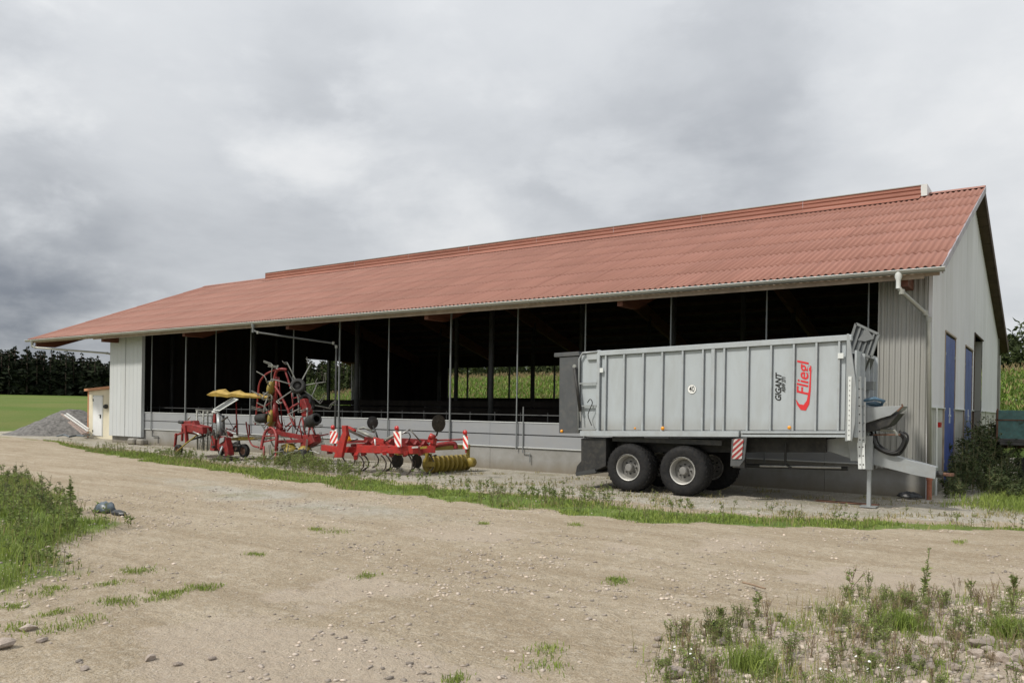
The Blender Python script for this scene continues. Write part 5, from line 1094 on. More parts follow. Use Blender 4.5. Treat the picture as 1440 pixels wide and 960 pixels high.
# plastic sheet lump at the edge of the left weeds
def crumple(name, c, sx, sy_, sz, m_, label, cat, seed):
    r_ = np.random.default_rng(seed); bm = bmesh.new(); bmesh.ops.create_icosphere(bm, subdivisions=3, radius=1)
    for v in bm.verts:
        n = float(fbm(np.array([v.co.x*2+seed]), np.array([v.co.y*2+v.co.z*3]), .45, 3, seed)[0]); f = .72+.65*n
        v.co = Vector((v.co.x*sx*f, v.co.y*sy_*f, max(v.co.z, -.2)*sz*f+.1*sz))
    me = bpy.data.meshes.new(name); bm.to_mesh(me); bm.free(); me.shade_smooth() if seed % 2 else None
    o = link(name, me, None, c, m_); return setp(o, label, cat)
crumple('plastic_sheet', (-15.1, 8.0, .04), .22, .16, .15, 'plastic_blue', 'crumpled grey blue plastic sheet at the edge of the left weeds', 'plastic sheet', 3)
crumple('rubber_scrap', (-14.55, 7.95, .02), .22, .08, .07, 'plastic_black', 'flat black rubber scrap lying beside the plastic sheet', 'scrap', 5)
crumple('black_bag', (-3.22, 22.25, .04), .26, .16, .12, 'plastic_black', 'small black bag on the ground beside the terracotta drain stub', 'bag', 8)
ru = MB().box((-4.95, 19.9, .004), (-3.55, 20.15, .022)).build('rusty_plate', 'rusty', None, org=(-4.2, 20, 0)); setp(ru, 'flat rusty metal strip on the gravel beneath the trailer support leg', 'plate')
st_ = MB().tube([(-3.338,9.900,-0.085) if 0 else (-3.215,9.561,0.000), (-3.053,9.494,0.000), (-2.884,9.391,0.000)], .012, 5).build('stick', 'brown_stem', None, org=tuple((-3.053,9.494,0.000))); st_.location.z += .035; setp(st_, 'thin brown stick lying on the bare dirt right of centre', 'stick')

# ================================================================== VEGETATION
def blades(name, P0, h, wd, mt, lean=.5, seed=1, parent=None, sep=None):
    r_ = np.random.default_rng(seed); P0 = np.asarray(P0); N = len(P0); az = r_.uniform(0, 2*PI, N); ln = r_.uniform(.1, 1, N)*lean; wa = r_.uniform(0, 2*PI, N)
    d = np.stack([np.cos(az), np.sin(az), np.zeros(N)], 1); s = np.stack([np.cos(wa), np.sin(wa), np.zeros(N)], 1)*(wd/2)[:, None]; z = np.array([0, 0, 1.0])
    m1 = P0+z*(h*.55)[:, None]+d*(h*ln*.28)[:, None]; t = P0+z*(h*(1-.35*ln))[:, None]+d*(h*ln*.95)[:, None]
    V = np.stack([P0-s, P0+s, m1+s*.75, m1-s*.75, t], 1).reshape(-1, 3); b = np.arange(N)[:, None]*5
    return V, b+np.array([[0, 1, 2, 3]]), b+np.array([[3, 2, 4]])
def joinv(parts):
    Vs, Qs, Ts = [], [], []; o = 0
    for V, Q, T_ in parts:
        Vs.append(V); 
        if Q is not None and len(Q): Qs.append(Q+o)
        if T_ is not None and len(T_): Ts.append(T_+o)
        o += len(V)
    return np.vstack(Vs), (np.vstack(Qs) if Qs else None), (np.vstack(Ts) if Ts else None)
def leafq(C, Dv, L, W, rnd, fold=.25):       # diamond leaves: base C, direction Dv
    N = len(C); Dv = Dv/np.linalg.norm(Dv, axis=1, keepdims=True); a = rnd.normal(size=(N, 3)); s = np.cross(Dv, a); s /= np.linalg.norm(s, axis=1, keepdims=True)+1e-9; nrm = np.cross(s, Dv)
    mid = C+Dv*(L*.45)[:, None]; V = np.stack([C, mid+s*(W/2)[:, None]+nrm*(W*fold)[:, None], C+Dv*L[:, None]-nrm*(L*.12)[:, None], mid-s*(W/2)[:, None]+nrm*(W*fold)[:, None]], 1).reshape(-1, 3)
    b = np.arange(N)[:, None]*4; return V, None, np.vstack([b+np.array([[0, 1, 2]]), b+np.array([[0, 2, 3]])])
def stemq(A, B, r_):                          # thin three-sided stems
    N = len(A); d = B-A; d /= np.linalg.norm(d, axis=1, keepdims=True)+1e-9; s = np.cross(d, np.array([.3, .2, .9])); s /= np.linalg.norm(s, axis=1, keepdims=True)+1e-9; u = np.cross(d, s); ring = []
    for (P_, rr) in ((A, r_), (B, r_*.6)):
        for k in range(3): t = 2*PI*k/3; ring.append(P_+(s*math.cos(t)+u*math.sin(t))*rr[:, None])
    V = np.stack(ring, 1).reshape(-1, 3); b = np.arange(N)[:, None]*6
    return V, np.vstack([b+np.array([[k, (k+1) % 3, 3+(k+1) % 3, 3+k]]) for k in range(3)]), None
def stuff(name, part, mt, label=None, cat=None):
    V, Q, T_ = part; o = link(name, npmesh(name, V, Q, T_)); o.data.materials.append(MAT[mt]); setp(o, label, cat, None, 'stuff'); return o
def sample(n, box, maskf, seed):
    r_ = np.random.default_rng(seed); x = r_.uniform(box[0], box[1], n); y = r_.uniform(box[2], box[3], n); k = r_.uniform(0, 1, n) < maskf(x, y); return x[k], y[k]
def XYZ(x, y): return np.stack([x, y, gz(x, y)], 1)
r0 = np.random.default_rng(5)
# grass strip between road and barn
x, y = sample(330000, (-46, 2, 13, 23), lambda a, b: strip_mask(a, b)*(.12+.88*(fbm(a, b, .7, 3, 41) > .47))*np.clip(18/np.hypot(a, b), .25, 1), 51)
h = (.035+.075*r0.random(len(x))**2)*(.5+1.0*fbm(x, y, 1.3, 3, 42))*(1+.4*(x < -16)); w_ = .010+.0006*np.hypot(x, y)*r0.uniform(.6, 1.2, len(x))
V = blades('g', XYZ(x, y), h, w_, None, .8, 61); stuff('grass_strip', V, 'grass', 'low green grass strip running along the road in front of the barn', 'grass')
x, y = sample(30000, (-44, 2, 13, 23), lambda a, b: strip_mask(a, b)*(fbm(a, b, .9, 3, 47) > .52), 53)
h = .08+.16*r0.random(len(x)); stuff('dry_grass', blades('g', XYZ(x, y), h, np.full(len(x), .014), None, .7, 62), 'grass_dry', 'dry yellowish grass blades scattered through the roadside strip', 'grass')
# taller weeds among the machines and on the strip
def weedset(xs, ys, hs, seed, leaf='leaf', nl=26, ll=.07, name='weeds', label='', branch=.35, stem='stem', cat='weeds', bush=1.0):
    r_ = np.random.default_rng(seed); St = []; Lf = []
    for x, y, h in zip(xs, ys, hs):
        b = np.array([x, y, float(gz(x, y))]); lean = r_.normal(0, .12, 2); top = b+np.array([lean[0]*h, lean[1]*h, h]); A = [b]; B = [top]; nb = max(2, int(4*bush))
        segs = [(b, top, 1.0)]
        for k in range(nb):
            t = r_.uniform(.15, .8); p = b+(top-b)*t; a = r_.uniform(0, 2*PI); e = p+np.array([math.cos(a), math.sin(a), r_.uniform(.6, 1.6)])*h*branch*r_.uniform(.4, 1)*(1-t*.6); A.append(p); B.append(e); segs.append((p, e, .6))
        St.append(stemq(np.array(A), np.array(B), np.full(len(A), .004+.003*h)))
        n = int(nl*bush); k = r_.integers(0, len(segs), n); P0 = np.array([segs[i][0] for i in k]); P1 = np.array([segs[i][1] for i in k]); t = r_.uniform(.08, 1, n)[:, None]; C = P0+(P1-P0)*t
        a = r_.uniform(0, 2*PI, n); Dv = np.stack([np.cos(a), np.sin(a), r_.uniform(-.2, .9, n)], 1); L = ll*(1.25-.7*t[:, 0])*r_.uniform(.6, 1.2, n)*(.6+.6*h); Lf.append(leafq(C, Dv, L, L*.38, r_))
    return joinv(St), joinv(Lf)
def weeds(xs, ys, hs, seed, leaf, name, label, **k):
    S_, L_2 = weedset(xs, ys, hs, seed, **k); a = stuff(name, L_2, leaf, label, 'weeds'); V, Q, T_ = S_; me = npmesh(name+'_stem', V, Q, T_); o = link('stem', me, a, (0, 0, 0)); me.materials.append(MAT['stem']); o['kind'] = 'stuff'; return a
x, y = sample(2600, (-44, 0, 13.5, 21), lambda a, b: strip_mask(a, b)*(fbm(a, b, 1.2, 3, 44) > .5), 71)
weeds(x, y, r0.uniform(.12, .42, len(x)), 72, 'leaf', 'strip_weeds', 'low leafy weeds growing in the grass strip', nl=18, ll=.07)
cl = [(-27.2, 17.7, .4, 24), (-25, 17.6, .4, 24), (-23.0, 17.8, .5, 26), (-21.6, 17.6, .75, 45), (-20.6, 17.4, .7, 45), (-19.4, 17.4, .7, 40), (-18.4, 17.2, .55, 40), (-29, 18.4, .4, 30), (-22, 18.8, .6, 24), (-10.2, 15.9, .45, 25), (-9.2, 15.9, .6, 18), (-7.0, 16.4, .3, 14), (-16.5, 17.2, .4, 16), (-31, 19, .35, 24), (-15.0, 17.6, .4, 10), (-12.6, 16.6, .4, 12)]
xs_w = np.concatenate([r0.normal(c[0], .45, c[3]) for c in cl]); ys_w = np.concatenate([r0.normal(c[1], .28, c[3]) for c in cl]); hs_w = np.concatenate([r0.uniform(.35, 1.0, c[3])*c[2] for c in cl])
weeds(xs_w, ys_w, hs_w*.9, 73, 'leaf', 'machine_weeds', 'taller green weeds growing up around the red machines', nl=30, ll=.085)
# green of the left mound
x, y = sample(420000, (-40, -7.2, 1.5, 14.5), lambda a, b: left_mask(a, b)*(.20+.8*(fbm(a, b, .55, 3, 45) > .46)), 81); x, y = x[:150000], y[:150000]; r_l = np.hypot(x, y)
lush = sstep(8.6, 10.6, r_l)*left_mask(x-.3, y+.3); keep = rng.random(len(x)) < (.16+.84*lush)*(.35+.65*sstep(.40, .52, fbm(x, y, .8, 3, 66)))*1.0; x, y, lush = x[keep], y[keep], lush[keep]
h = (.035+.19*rng.random(len(x))**1.8*lush+.04*rng.random(len(x)))*(.7+.7*fbm(x, y, 1.5, 3, 46)); stuff('mound_grass', blades('g', XYZ(x, y), h, np.full(len(x), .0125), None, .8, 82), 'grass', 'lush grass on the weedy mound at the left edge', 'grass')
x, y = sample(16000, (-38, -8, 2, 14), lambda a, b: left_mask(a-.25, b+.25)*sstep(9.5, 12.5, np.hypot(a, b))*(.35+.65*(fbm(a, b, .9, 3, 48) > .45))*.55, 83)
hh = r0.uniform(.10, .36, len(x))*(.6+.7*sstep(11, 16, np.hypot(x, y))); k_ = 2400; weeds(x[:k_], y[:k_], hh[:k_], 84, 'leaf', 'mound_weeds', 'dense leafy weeds on the mound at the left edge', nl=34, ll=.085)
x, y = sample(900, (-36, -13, 6, 13.5), lambda a, b: left_mask(a-.5, b+.5)*(fbm(a, b, 1.2, 3, 49) > .55), 85); x, y = x[:170], y[:170]
weeds(x, y, r0.uniform(.22, .50, len(x)), 86, 'leaf_dark', 'dark_weeds', 'dark brownish weeds standing in the left mound', nl=40, ll=.06)
x, y = sample(60000, (-38, -7.4, 2, 14), lambda a, b: left_mask(a, b)*(fbm(a, b, .8, 3, 87) > .52), 88); x, y = x[:9000], y[:9000]
stuff('mound_dry_grass', blades('g', XYZ(x, y), .08+.22*r0.random(len(x)), np.full(len(x), .009), None, .5, 89), 'grass_dry', 'dry seeding grass stalks mixed through the left mound', 'grass')
# weeds by the gable: tall dark mass
gcl = [(-2.5, 24.4, .9, 10), (-2.3, 25.6, 1.4, 12), (-2.35, 27.2, 1.9, 16), (-2.2, 28.8, 2.2, 16), (-2.0, 30.5, 2.3, 14), (-2.0, 33, 2.2, 10), (-1.7, 25.4, .9, 12), (-1.5, 27.0, 1.1, 14), (-1.2, 25.0, .6, 12), (-.6, 26.4, .7, 12), (-2.2, 23.4, .55, 12), (-.9, 24.0, .45, 14), (-1.6, 29, 1.5, 10)]
xg = np.concatenate([r0.normal(c[0], .22, c[3]) for c in gcl]); xg = np.maximum(xg, -2.7); yg = np.concatenate([r0.normal(c[1], .6, c[3]) for c in gcl]); hg = np.concatenate([r0.uniform(.5, 1.05, c[3])*c[2] for c in gcl])
weeds(xg, yg, hg, 91, 'leaf_dark', 'gable_weeds', 'tall dark weeds crowding the doors of the metal gable', nl=58, ll=.10, branch=.34, bush=1.5)
x, y = sample(60000, (-3, 8, 20.2, 30), lambda a, b: sstep(-2.3, -1.3, a+(fbm(a, b, .8, 3, 52)-.5)*1.2)*sstep(20.3, 21.6, b+(fbm(a, b, 1.1, 3, 53)-.5)*1.4), 92)
h = .06+.22*r0.random(len(x))**2; stuff('gable_grass', blades('g', XYZ(x, y), h, np.full(len(x), .016), None, .8, 93), 'grass', 'short grass in front of the gable weeds at the right', 'grass')
x, y = sample(60000, (-42, 0, 15.5, 22.4), lambda a, b: (b > np.interp(a, STRIP[:, 0], STRIP[:, 2])-.2)*(fbm(a, b, .6, 3, 97) > .60)*np.clip(17/np.hypot(a, b), .2, 1), 98)
stuff('apron_grass', blades('g', XYZ(x, y), .03+.09*r0.random(len(x))**2, np.full(len(x), .016), None, .9, 99), 'grass_dry', 'thin scruffy grass coming up through the gravel by the barn wall', 'grass')
x, y = sample(3000, (-40, -1, 16.5, 22.3), lambda a, b: (b > np.interp(a, STRIP[:, 0], STRIP[:, 2])-.1)*(fbm(a, b, .6, 3, 97) > .62), 96); x, y = x[:190], y[:190]
weeds(x, y, r0.uniform(.08, .28, len(x)), 94, 'leaf', 'apron_weeds', 'scattered small weeds in the gravel by the barn wall', nl=16, ll=.06)
# sparse tufts in the dirt
tf = [(-4.610,8.896,0.000), (-4.531,8.801,0.000), (-10.408,9.125,0.000), (-10.010,9.161,0.000), (-7.156,7.090,0.000), (-0.861,7.539,0.000), (-3.491,5.501,0.000), (-3.853,4.789,0.000), (-8.312,4.503,0.000), (-8.136,4.484,0.000), (-8.237,4.985,0.000), (-8.043,4.926,0.000), (-9.411,4.397,0.000), (-9.223,4.234,0.000), (-8.233,3.850,0.000), (-8.826,3.741,0.000), (-9.581,5.552,0.000), (-9.599,5.423,0.000), (-9.132,4.860,0.000), (-8.156,5.555,0.000), (-8.153,5.415,0.000), (-8.180,5.164,0.000), (-7.999,3.442,0.000), (-7.737,3.588,0.000), (-2.310,8.096,0.000), (-8.666,11.527,0.000), (-3.708,5.897,0.000), (-3.959,15.889,0.000), (-1.442,15.321,0.000), (-7.333,12.573,0.000), (-9.300,7.063,0.000), (-7.729,3.911,0.000), (-0.488,10.478,0.000)]
tx = np.concatenate([r0.normal(t[0], .05+.09*((i*37) % 7)/7, 120) for i, t in enumerate(tf)]); ty = np.concatenate([r0.normal(t[1], .05+.10*((i*53) % 5)/5, 120) for i, t in enumerate(tf)])
stuff('dirt_tufts', blades('g', XYZ(tx, ty), .02+.05*r0.random(len(tx)), np.full(len(tx), .009), None, 1.1, 95), 'grass', 'small grass tufts scattered over the bare dirt', 'grass')

# lower right: rubble patch with weeds
x, y = sample(60000, (-3.6, 5, 5, 15), lambda a, b: right_mask(a, b)*(.10+.9*(fbm(a, b, .42, 3, 55) > .50))*.9, 101); x, y = x[:52000], y[:52000]
h = (.04+.13*r0.random(len(x))**2)*(.6+.9*fbm(x, y, .6, 3, 56)); stuff('rubble_grass', blades('g', XYZ(x, y), h, np.full(len(x), .0065), None, .9, 102), 'grass', 'fine grass growing between the stones at the lower right', 'grass')
x, y = sample(9000, (-3.2, 5, 5.4, 15), lambda a, b: right_mask(a, b)*(fbm(a, b, .5, 3, 57) > .5), 103); h = .10+.22*r0.random(len(x))
stuff('rubble_dry_grass', blades('g', XYZ(x, y), h, np.full(len(x), .006), None, .6, 104), 'grass_dry', 'dry straw coloured grass in the rubble patch', 'grass')
def herb(x, y, h, seed, leafy=1.0, ll=.05, spread=.35, leafm='leaf', stemm='stem', flowers=0, nb=6, name='weed_plant', label=None, cat='weed', group=None, up_=1.0, spike=0.0):
    r_ = np.random.default_rng(seed); z0 = float(gz(x, y)); b = np.array([0, 0, -.01]); segs = [(b, np.array([r_.normal(0, .06)*h, r_.normal(0, .06)*h, h]))]
    for k in range(nb):
        t = r_.uniform(.05, .75); p = b+(segs[0][1]-b)*t; a = r_.uniform(0, 2*PI); L = h*(1-t)*r_.uniform(.5, .95); e = p+np.array([math.cos(a)*spread, math.sin(a)*spread, up_])*L
        segs.append((p, e))
        if r_.random() < .6: q = p+(e-p)*.5; a2 = a+r_.normal(0, .8); segs.append((q, q+np.array([math.cos(a2)*spread, math.sin(a2)*spread, up_])*L*.45))
    A = np.array([s[0] for s in segs]); B = np.array([s[1] for s in segs]); S_ = stemq(A, B, np.full(len(A), .0022+.004*h))
    n = int(46*leafy*(nb/6)); k = r_.integers(0, len(segs), n); k[r_.random(n) < spike] = 0; t = r_.uniform(.1, 1.0, n)[:, None]; C = A[k]+(B[k]-A[k])*t; a = r_.uniform(0, 2*PI, n)
    Dv = np.stack([np.cos(a), np.sin(a), r_.uniform(-.1, .9, n)], 1); L = ll*(1.3-.8*t[:, 0])*r_.uniform(.6, 1.3, n); V, Q, T_ = leafq(C, Dv, L, L*.4, r_)
    o = link(name, npmesh(name, V, Q, T_), None, (x, y, z0), leafm); setp(o, label, cat, group)
    V, Q, T_ = S_; me = npmesh('stem', V, Q, T_); s_ = link('stem', me, o, (x, y, z0), stemm)
    if flowers:
        k = r_.integers(0, len(segs), flowers); m = MB()
        for i in k:
            c = Vector(B[i]); d = Vector((r_.normal(0, .4), r_.normal(0, .4), 1)).normalized(); m.lathe([(0, .004), (.013, .0), (.004, -.003)], c+Vector((r_.normal(0, .02), r_.normal(0, .02), .01)), d, 7)
        f = link('flower', m.mesh('flower', (0, 0, 0)), o, (x, y, z0), 'petal'); f['kind'] = 'stuff'
    return o
herb(*(-1.307,10.033,0.000)[:2], .62, 201, 3.0, .055, .10, 'leaf', 'stem', 0, 5, label='tallest single green weed spike standing above the lower right rubble', up_=.5, spike=.6)
herb(*(-1.968,9.503,0.000)[:2], .42, 202, .8, .05, .75, 'leaf', 'brown_stem', 0, 7, label='spindly weed with arching leafy branches left of the tall spike')
herb(*(-1.815,9.754,0.000)[:2], .36, 203, 1.5, .035, .2, 'leaf', 'stem', 0, 7, label='slim feathery weed beside the spindly arching one')
herb(*(-2.714,7.206,0.000)[:2], .20, 204, 5.0, .035, .9, 'leaf_dark', 'stem', 0, 9, label='dark green bushy weed at the left end of the rubble patch', up_=.7)
herb(*(-2.675,7.327,0.000)[:2], .26, 205, 3.0, .03, .3, 'leaf', 'stem', 0, 6, label='upright green weed rising from the dark bushy one')
herb(*(-2.622,8.308,0.000)[:2], .24, 206, 1.4, .045, .7, 'leaf', 'stem', 0, 6, label='grey green weed on the dirt edge of the rubble patch')
herb(*(-0.844,10.193,0.000)[:2], .30, 207, 3.2, .025, .5, 'leaf', 'brown_stem', 0, 9, label='fine leaved weed at the dirt edge right of the tall spike')
herb(*(-0.441,10.195,0.000)[:2], .42, 208, 4.0, .032, .5, 'leaf', 'brown_stem', 0, 10, label='bushy fine leaved weed at the right picture edge')
herb(*(-14.202,6.917,0.000)[:2], .72, 209, 3.0, .07, .12, 'leaf', 'stem', 0, 6, label='tall leafy weed spike beside the plastic sheet on the left mound', up_=.8, spike=.5)
r3 = np.random.default_rng(77)
def patch_weeds(name, n, seed, hr, leaf, stemm, label, thr, nl, ll, spread, flowers=0):
    r_ = np.random.default_rng(seed); St = []; Lf = []; Fl = MB(); cnt_ = 0
    for k in range(n*30):
        x = r_.uniform(-3.2, 1.6); y = r_.uniform(5.5, 13)
        if float(right_mask(np.array([x]), np.array([y]))[0]) < .55 or float(fbm(np.array([x]), np.array([y]), .5, 3, seed)[0]) < thr: continue
        h = r_.uniform(*hr); b = np.array([x, y, float(gz(x, y))]); nb = int(r_.integers(5, 12)); A = []; B = []
        for j in range(nb):
            a = r_.uniform(0, 2*PI); sp_ = spread*r_.uniform(.2, 1.2); p = b+np.array([r_.normal(0, .015), r_.normal(0, .015), 0]); m_ = p+np.array([math.cos(a)*sp_*.35, math.sin(a)*sp_*.35, .55])*h*r_.uniform(.7, 1); e = m_+np.array([math.cos(a+.3)*sp_*.45, math.sin(a+.3)*sp_*.45, .5])*h*r_.uniform(.5, 1)
            A += [p, m_]; B += [m_, e]
            if r_.random() < .6: e2 = m_+np.array([math.cos(a-1.2)*sp_*.4, math.sin(a-1.2)*sp_*.4, .4])*h*.8; A.append(m_); B.append(e2)
        A = np.array(A); B = np.array(B); St.append(stemq(A, B, np.full(len(A), .0016+.003*h)))
        m = int(nl*nb/7); kk = r_.integers(0, len(A), m); t = r_.uniform(.1, 1, m)[:, None]; C = A[kk]+(B[kk]-A[kk])*t; a = r_.uniform(0, 2*PI, m); Dv = np.stack([np.cos(a), np.sin(a), r_.uniform(-.1, 1.1, m)], 1); L = ll*r_.uniform(.5, 1.3, m); Lf.append(leafq(C, Dv, L, L*.36, r_))
        if flowers and r_.random() < .7:
            for q in r_.integers(0, len(B), flowers):
                Fl.lathe([(0, .004), (.011, .0), (.004, -.003)], Vector(B[q])+Vector((0, 0, .006)), Vector((r_.normal(0, .4), r_.normal(0, .4), 1)).normalized(), 7)
        cnt_ += 1
        if cnt_ >= n: break
    o = stuff(name, joinv(Lf), leaf, label, 'weeds'); V, Q, T_ = joinv(St); me = npmesh('stem', V, Q, T_); ob = link('stem', me, o, (0, 0, 0)); me.materials.append(MAT[stemm]); ob['kind'] = 'stuff'
    if flowers: f = link('flower', Fl.mesh('flower', (0, 0, 0)), o, (0, 0, 0), 'petal'); f['kind'] = 'stuff'
patch_weeds('green_weeds', 400, 301, (.10, .26), 'leaf', 'stem', 'grey green weeds filling the lower right rubble patch', .46, 90, .026, .55)
patch_weeds('brown_weeds', 150, 302, (.12, .30), 'grass_dry', 'brown_stem', 'dry brown twiggy weeds in the lower right rubble patch', .47, 60, .018, .5)
patch_weeds('daisy_weeds', 26, 303, (.12, .24), 'leaf', 'stem', 'weeds with small white daisy flowers in the lower right rubble patch', .50, 60, .02, .5, 5)
# bright grass clumps
for i, (px_, lab) in enumerate((((-0.378,8.831,0.000), 'bright green grass clump at the right edge above the pale stones'), ((-1.281,8.579,0.000), 'bright green grass clump in the middle of the rubble weeds'), ((-2.036,6.403,0.000), 'yellow green grass clump at the bottom of the rubble patch'))):
    n = 420; xx = r0.normal(0, .11, n); yy_ = r0.normal(0, .09, n); z_ = gz(px_[0]+xx, px_[1]+yy_)-float(gz(px_[0], px_[1])); V, Q, T_ = blades('g', np.stack([xx, yy_, z_], 1), .10+.18*r0.random(n), np.full(n, .009), None, .9, 400+i)
    o = link('grass_clump', npmesh('grass_clump', V, Q, T_), None, (px_[0], px_[1], float(gz(px_[0], px_[1]))), 'grass'); setp(o, lab, 'grass clump', None, 'stuff')

# ================================================================== STONES
def rock_mesh(seed, sub=2, flat=.7):
    bm = bmesh.new(); bmesh.ops.create_icosphere(bm, subdivisions=sub, radius=1); r_ = np.random.default_rng(seed); pl_ = [(Vector(r_.normal(size=3)).normalized(), r_.uniform(.5, .85)) for _ in range(9)]
    for v in bm.verts:
        for n_, d in pl_:
            e = v.co.dot(n_)-d
            if e > 0: v.co -= n_*e
        v.co *= 1+.06*float(r_.normal()); v.co.z *= flat
    me = bpy.data.meshes.new('stone'); bm.to_mesh(me); bm.free(); return me
rocks = [rock_mesh(s) for s in range(8)]
for me in rocks: me.materials.append(MAT['stone'])
big = [((-0.929,7.325,0.000), .11), ((-1.039,7.065,0.000), .08), ((-1.067,7.621,0.000), .10), ((-1.066,7.175,0.000), .07), ((-1.162,6.863,0.000), .07), ((-0.936,7.458,0.000), .09), ((-0.610,8.313,0.000), .09), ((-0.523,8.170,0.000), .075), ((-0.687,8.362,0.000), .06), ((-0.444,7.933,0.000), .10), ((-0.371,7.919,0.000), .08), ((-0.307,8.088,0.000), .10), ((-0.291,8.481,0.000), .07), ((-0.749,8.124,0.000), .07), ((-0.835,8.138,0.000), .08), ((-0.935,8.168,0.000), .09), ((-1.014,8.190,0.000), .07), ((-0.554,8.466,0.000), .07), ((-0.626,7.964,0.000), .08), ((-0.411,8.388,0.000), .06), ((-1.905,6.945,0.000), .075), ((-2.519,7.013,0.000), .06), ((-2.595,6.433,0.000), .06), ((-2.507,5.827,0.000), .09), ((-2.260,6.017,0.000), .08), ((-2.317,7.764,0.000), .06), ((-2.299,7.938,0.000), .05), ((-3.037,7.042,0.000), .05), ((-3.094,6.848,0.000), .05), ((-0.732,7.411,0.000), .07), ((-7.888,3.468,0.000), .07), ((-7.473,3.088,0.000), .09), ((-7.434,3.388,0.000), .05), ((-6.176,3.651,0.000), .06), ((-6.318,3.202,0.000), .04), ((-5.862,3.710,0.000), .04), ((-5.775,3.963,0.000), .035), ((-3.370,7.715,0.000), .03), ((-1.541,7.920,0.000), .06), ((-1.758,8.048,0.000), .05), ((-1.444,8.233,0.000), .06), ((-1.649,7.047,0.000), .05), ((-1.352,7.400,0.000), .07), ((-1.358,6.862,0.000), .05), ((-2.426,6.213,0.000), .05), ((-2.279,6.558,0.000), .05), ((-0.312,7.735,0.000), .08)]
ORD = ['first', 'second', 'third', 'fourth', 'fifth', 'sixth', 'seventh', 'eighth', 'ninth', 'tenth', 'eleventh', 'twelfth', 'thirteenth', 'fourteenth', 'fifteenth', 'sixteenth']
STL = {}; dep = [p[1]*math.cos(YAW)-p[0]*math.sin(YAW) for p, s in big]; ang = [(p[0]*math.cos(YAW)+p[1]*math.sin(YAW))/d for (p, s), d in zip(big, dep)]
rid = sorted([i for i, (p, s) in enumerate(big) if p[0] > -4], key=lambda i: dep[i]); q_ = -(-len(rid)//4)
for r_i, rw in enumerate(('front', 'second', 'third', 'rear')):
    for n_, i in enumerate(sorted(rid[r_i*q_:(r_i+1)*q_], key=lambda i: -ang[i])): STL[i] = (ORD[n_], 'large' if big[i][1] > .085 else ('small' if big[i][1] < .058 else 'mid sized'), rw)
for n_, i in enumerate(sorted([i for i, (p, s) in enumerate(big) if p[0] <= -4], key=lambda i: ang[i])): STL[i] = (ORD[n_], 'large' if big[i][1] > .06 else 'small', '')
for i, (p, s) in enumerate(big):
    o = bpy.data.objects.new('stone', rocks[i % 8]); COL.objects.link(o); o.location = (p[0], p[1], float(gz(p[0], p[1]))+s*.30); o.scale = (s*r3.uniform(.9, 1.35), s*r3.uniform(.8, 1.1), s*r3.uniform(.8, 1.1)); o.rotation_euler = (r3.uniform(-.3, .3), r3.uniform(-.3, .3), r3.uniform(0, 6))
    right = p[0] > -4; n_, z_, rw = STL[i]
    setp(o, (('%s pale stone, %s from the right in the %s row of rubble' % (z_, n_, rw)) if right else '%s pale stone on the dirt, %s from the left at the lower left' % (z_, n_)), 'stone', 'larger stones in the lower right rubble' if right else 'larger stones on the dirt at the lower left')
def pebbles(name, xs, ys, sz, mt, label, seed):
    r_ = np.random.default_rng(seed); var = []
    for k in range(6):
        bm = bmesh.new(); bmesh.ops.create_icosphere(bm, subdivisions=1, radius=1); v = np.array([q.co for q in bm.verts]); f = np.array([[q.index for q in p.verts] for p in bm.faces]); bm.free()
        for _ in range(6):
            n_ = r_.normal(size=3); n_ /= np.linalg.norm(n_); e = v@n_-r_.uniform(.45, .8); v = v-np.clip(e, 0, None)[:, None]*n_
        v[:, 2] *= .62; var.append((v*r_.uniform(.85, 1.15, size=(len(v), 1)), f))
    Vs, Ts = [], []; o = 0; N = len(xs); zz = gz(xs, ys); kk = r_.integers(0, 6, N)
    for k in range(6):
        i = np.where(kk == k)[0]; v, f = var[k]; n = len(i); a = r_.uniform(0, 2*PI, n); c, s = np.cos(a), np.sin(a); sc_ = sz[i][:, None]*np.stack([r_.uniform(.8, 1.5, n), r_.uniform(.7, 1.1, n), r_.uniform(.6, 1.1, n)], 1)
        q = v[None]*sc_[:, None, :]; X = q[..., 0]*c[:, None]-q[..., 1]*s[:, None]+xs[i][:, None]; Y = q[..., 0]*s[:, None]+q[..., 1]*c[:, None]+ys[i][:, None]; Z = q[..., 2]+(zz[i]+sz[i]*.12)[:, None]
        Vs.append(np.stack([X, Y, Z], -1).reshape(-1, 3)); Ts.append((f[None]+(np.arange(n)*len(v))[:, None, None]).reshape(-1, 3)+o); o += n*len(v)
    ob = link(name, npmesh(name, np.vstack(Vs), None, np.vstack(Ts))); ob.data.materials.append(MAT[mt]); setp(ob, label, 'pebbles', None, 'stuff')
def pm(a, b):
    r = np.hypot(a, b); pat = sstep(.45, .62, fbm(a, b, 1.6, 4, 21)*.6+fbm(a, b, .4, 3, 22)*.4)**1.3; return np.clip((.045+.85*pat+.8*right_mask(a, b)+.35*left_mask(a, b)*(r < 13))*np.clip(9.5/r, 0, 1)**1.3, 0, 1)*(1-.75*strip_mask(a, b))
x, y = sample(420000, (-18, 6, 3.2, 17), pm, 111); x, y = x[:34000], y[:34000]; s = .005+.030*r0.random(len(x))**4+.008*right_mask(x, y)*r0.random(len(x))
pebbles('road_pebbles', x, y, s, 'pebble', 'loose pale pebbles and stone chips strewn over the dirt road', 112)
x, y = sample(9000, (-3.6, 4, 5.4, 13), lambda a, b: right_mask(a, b), 113); x, y = x[:3800], y[:3800]; s = .010+.045*r0.random(len(x))**3
pebbles('rubble_stones', x, y, s, 'pebble', 'broken stones covering the weedy patch at the lower right', 114)
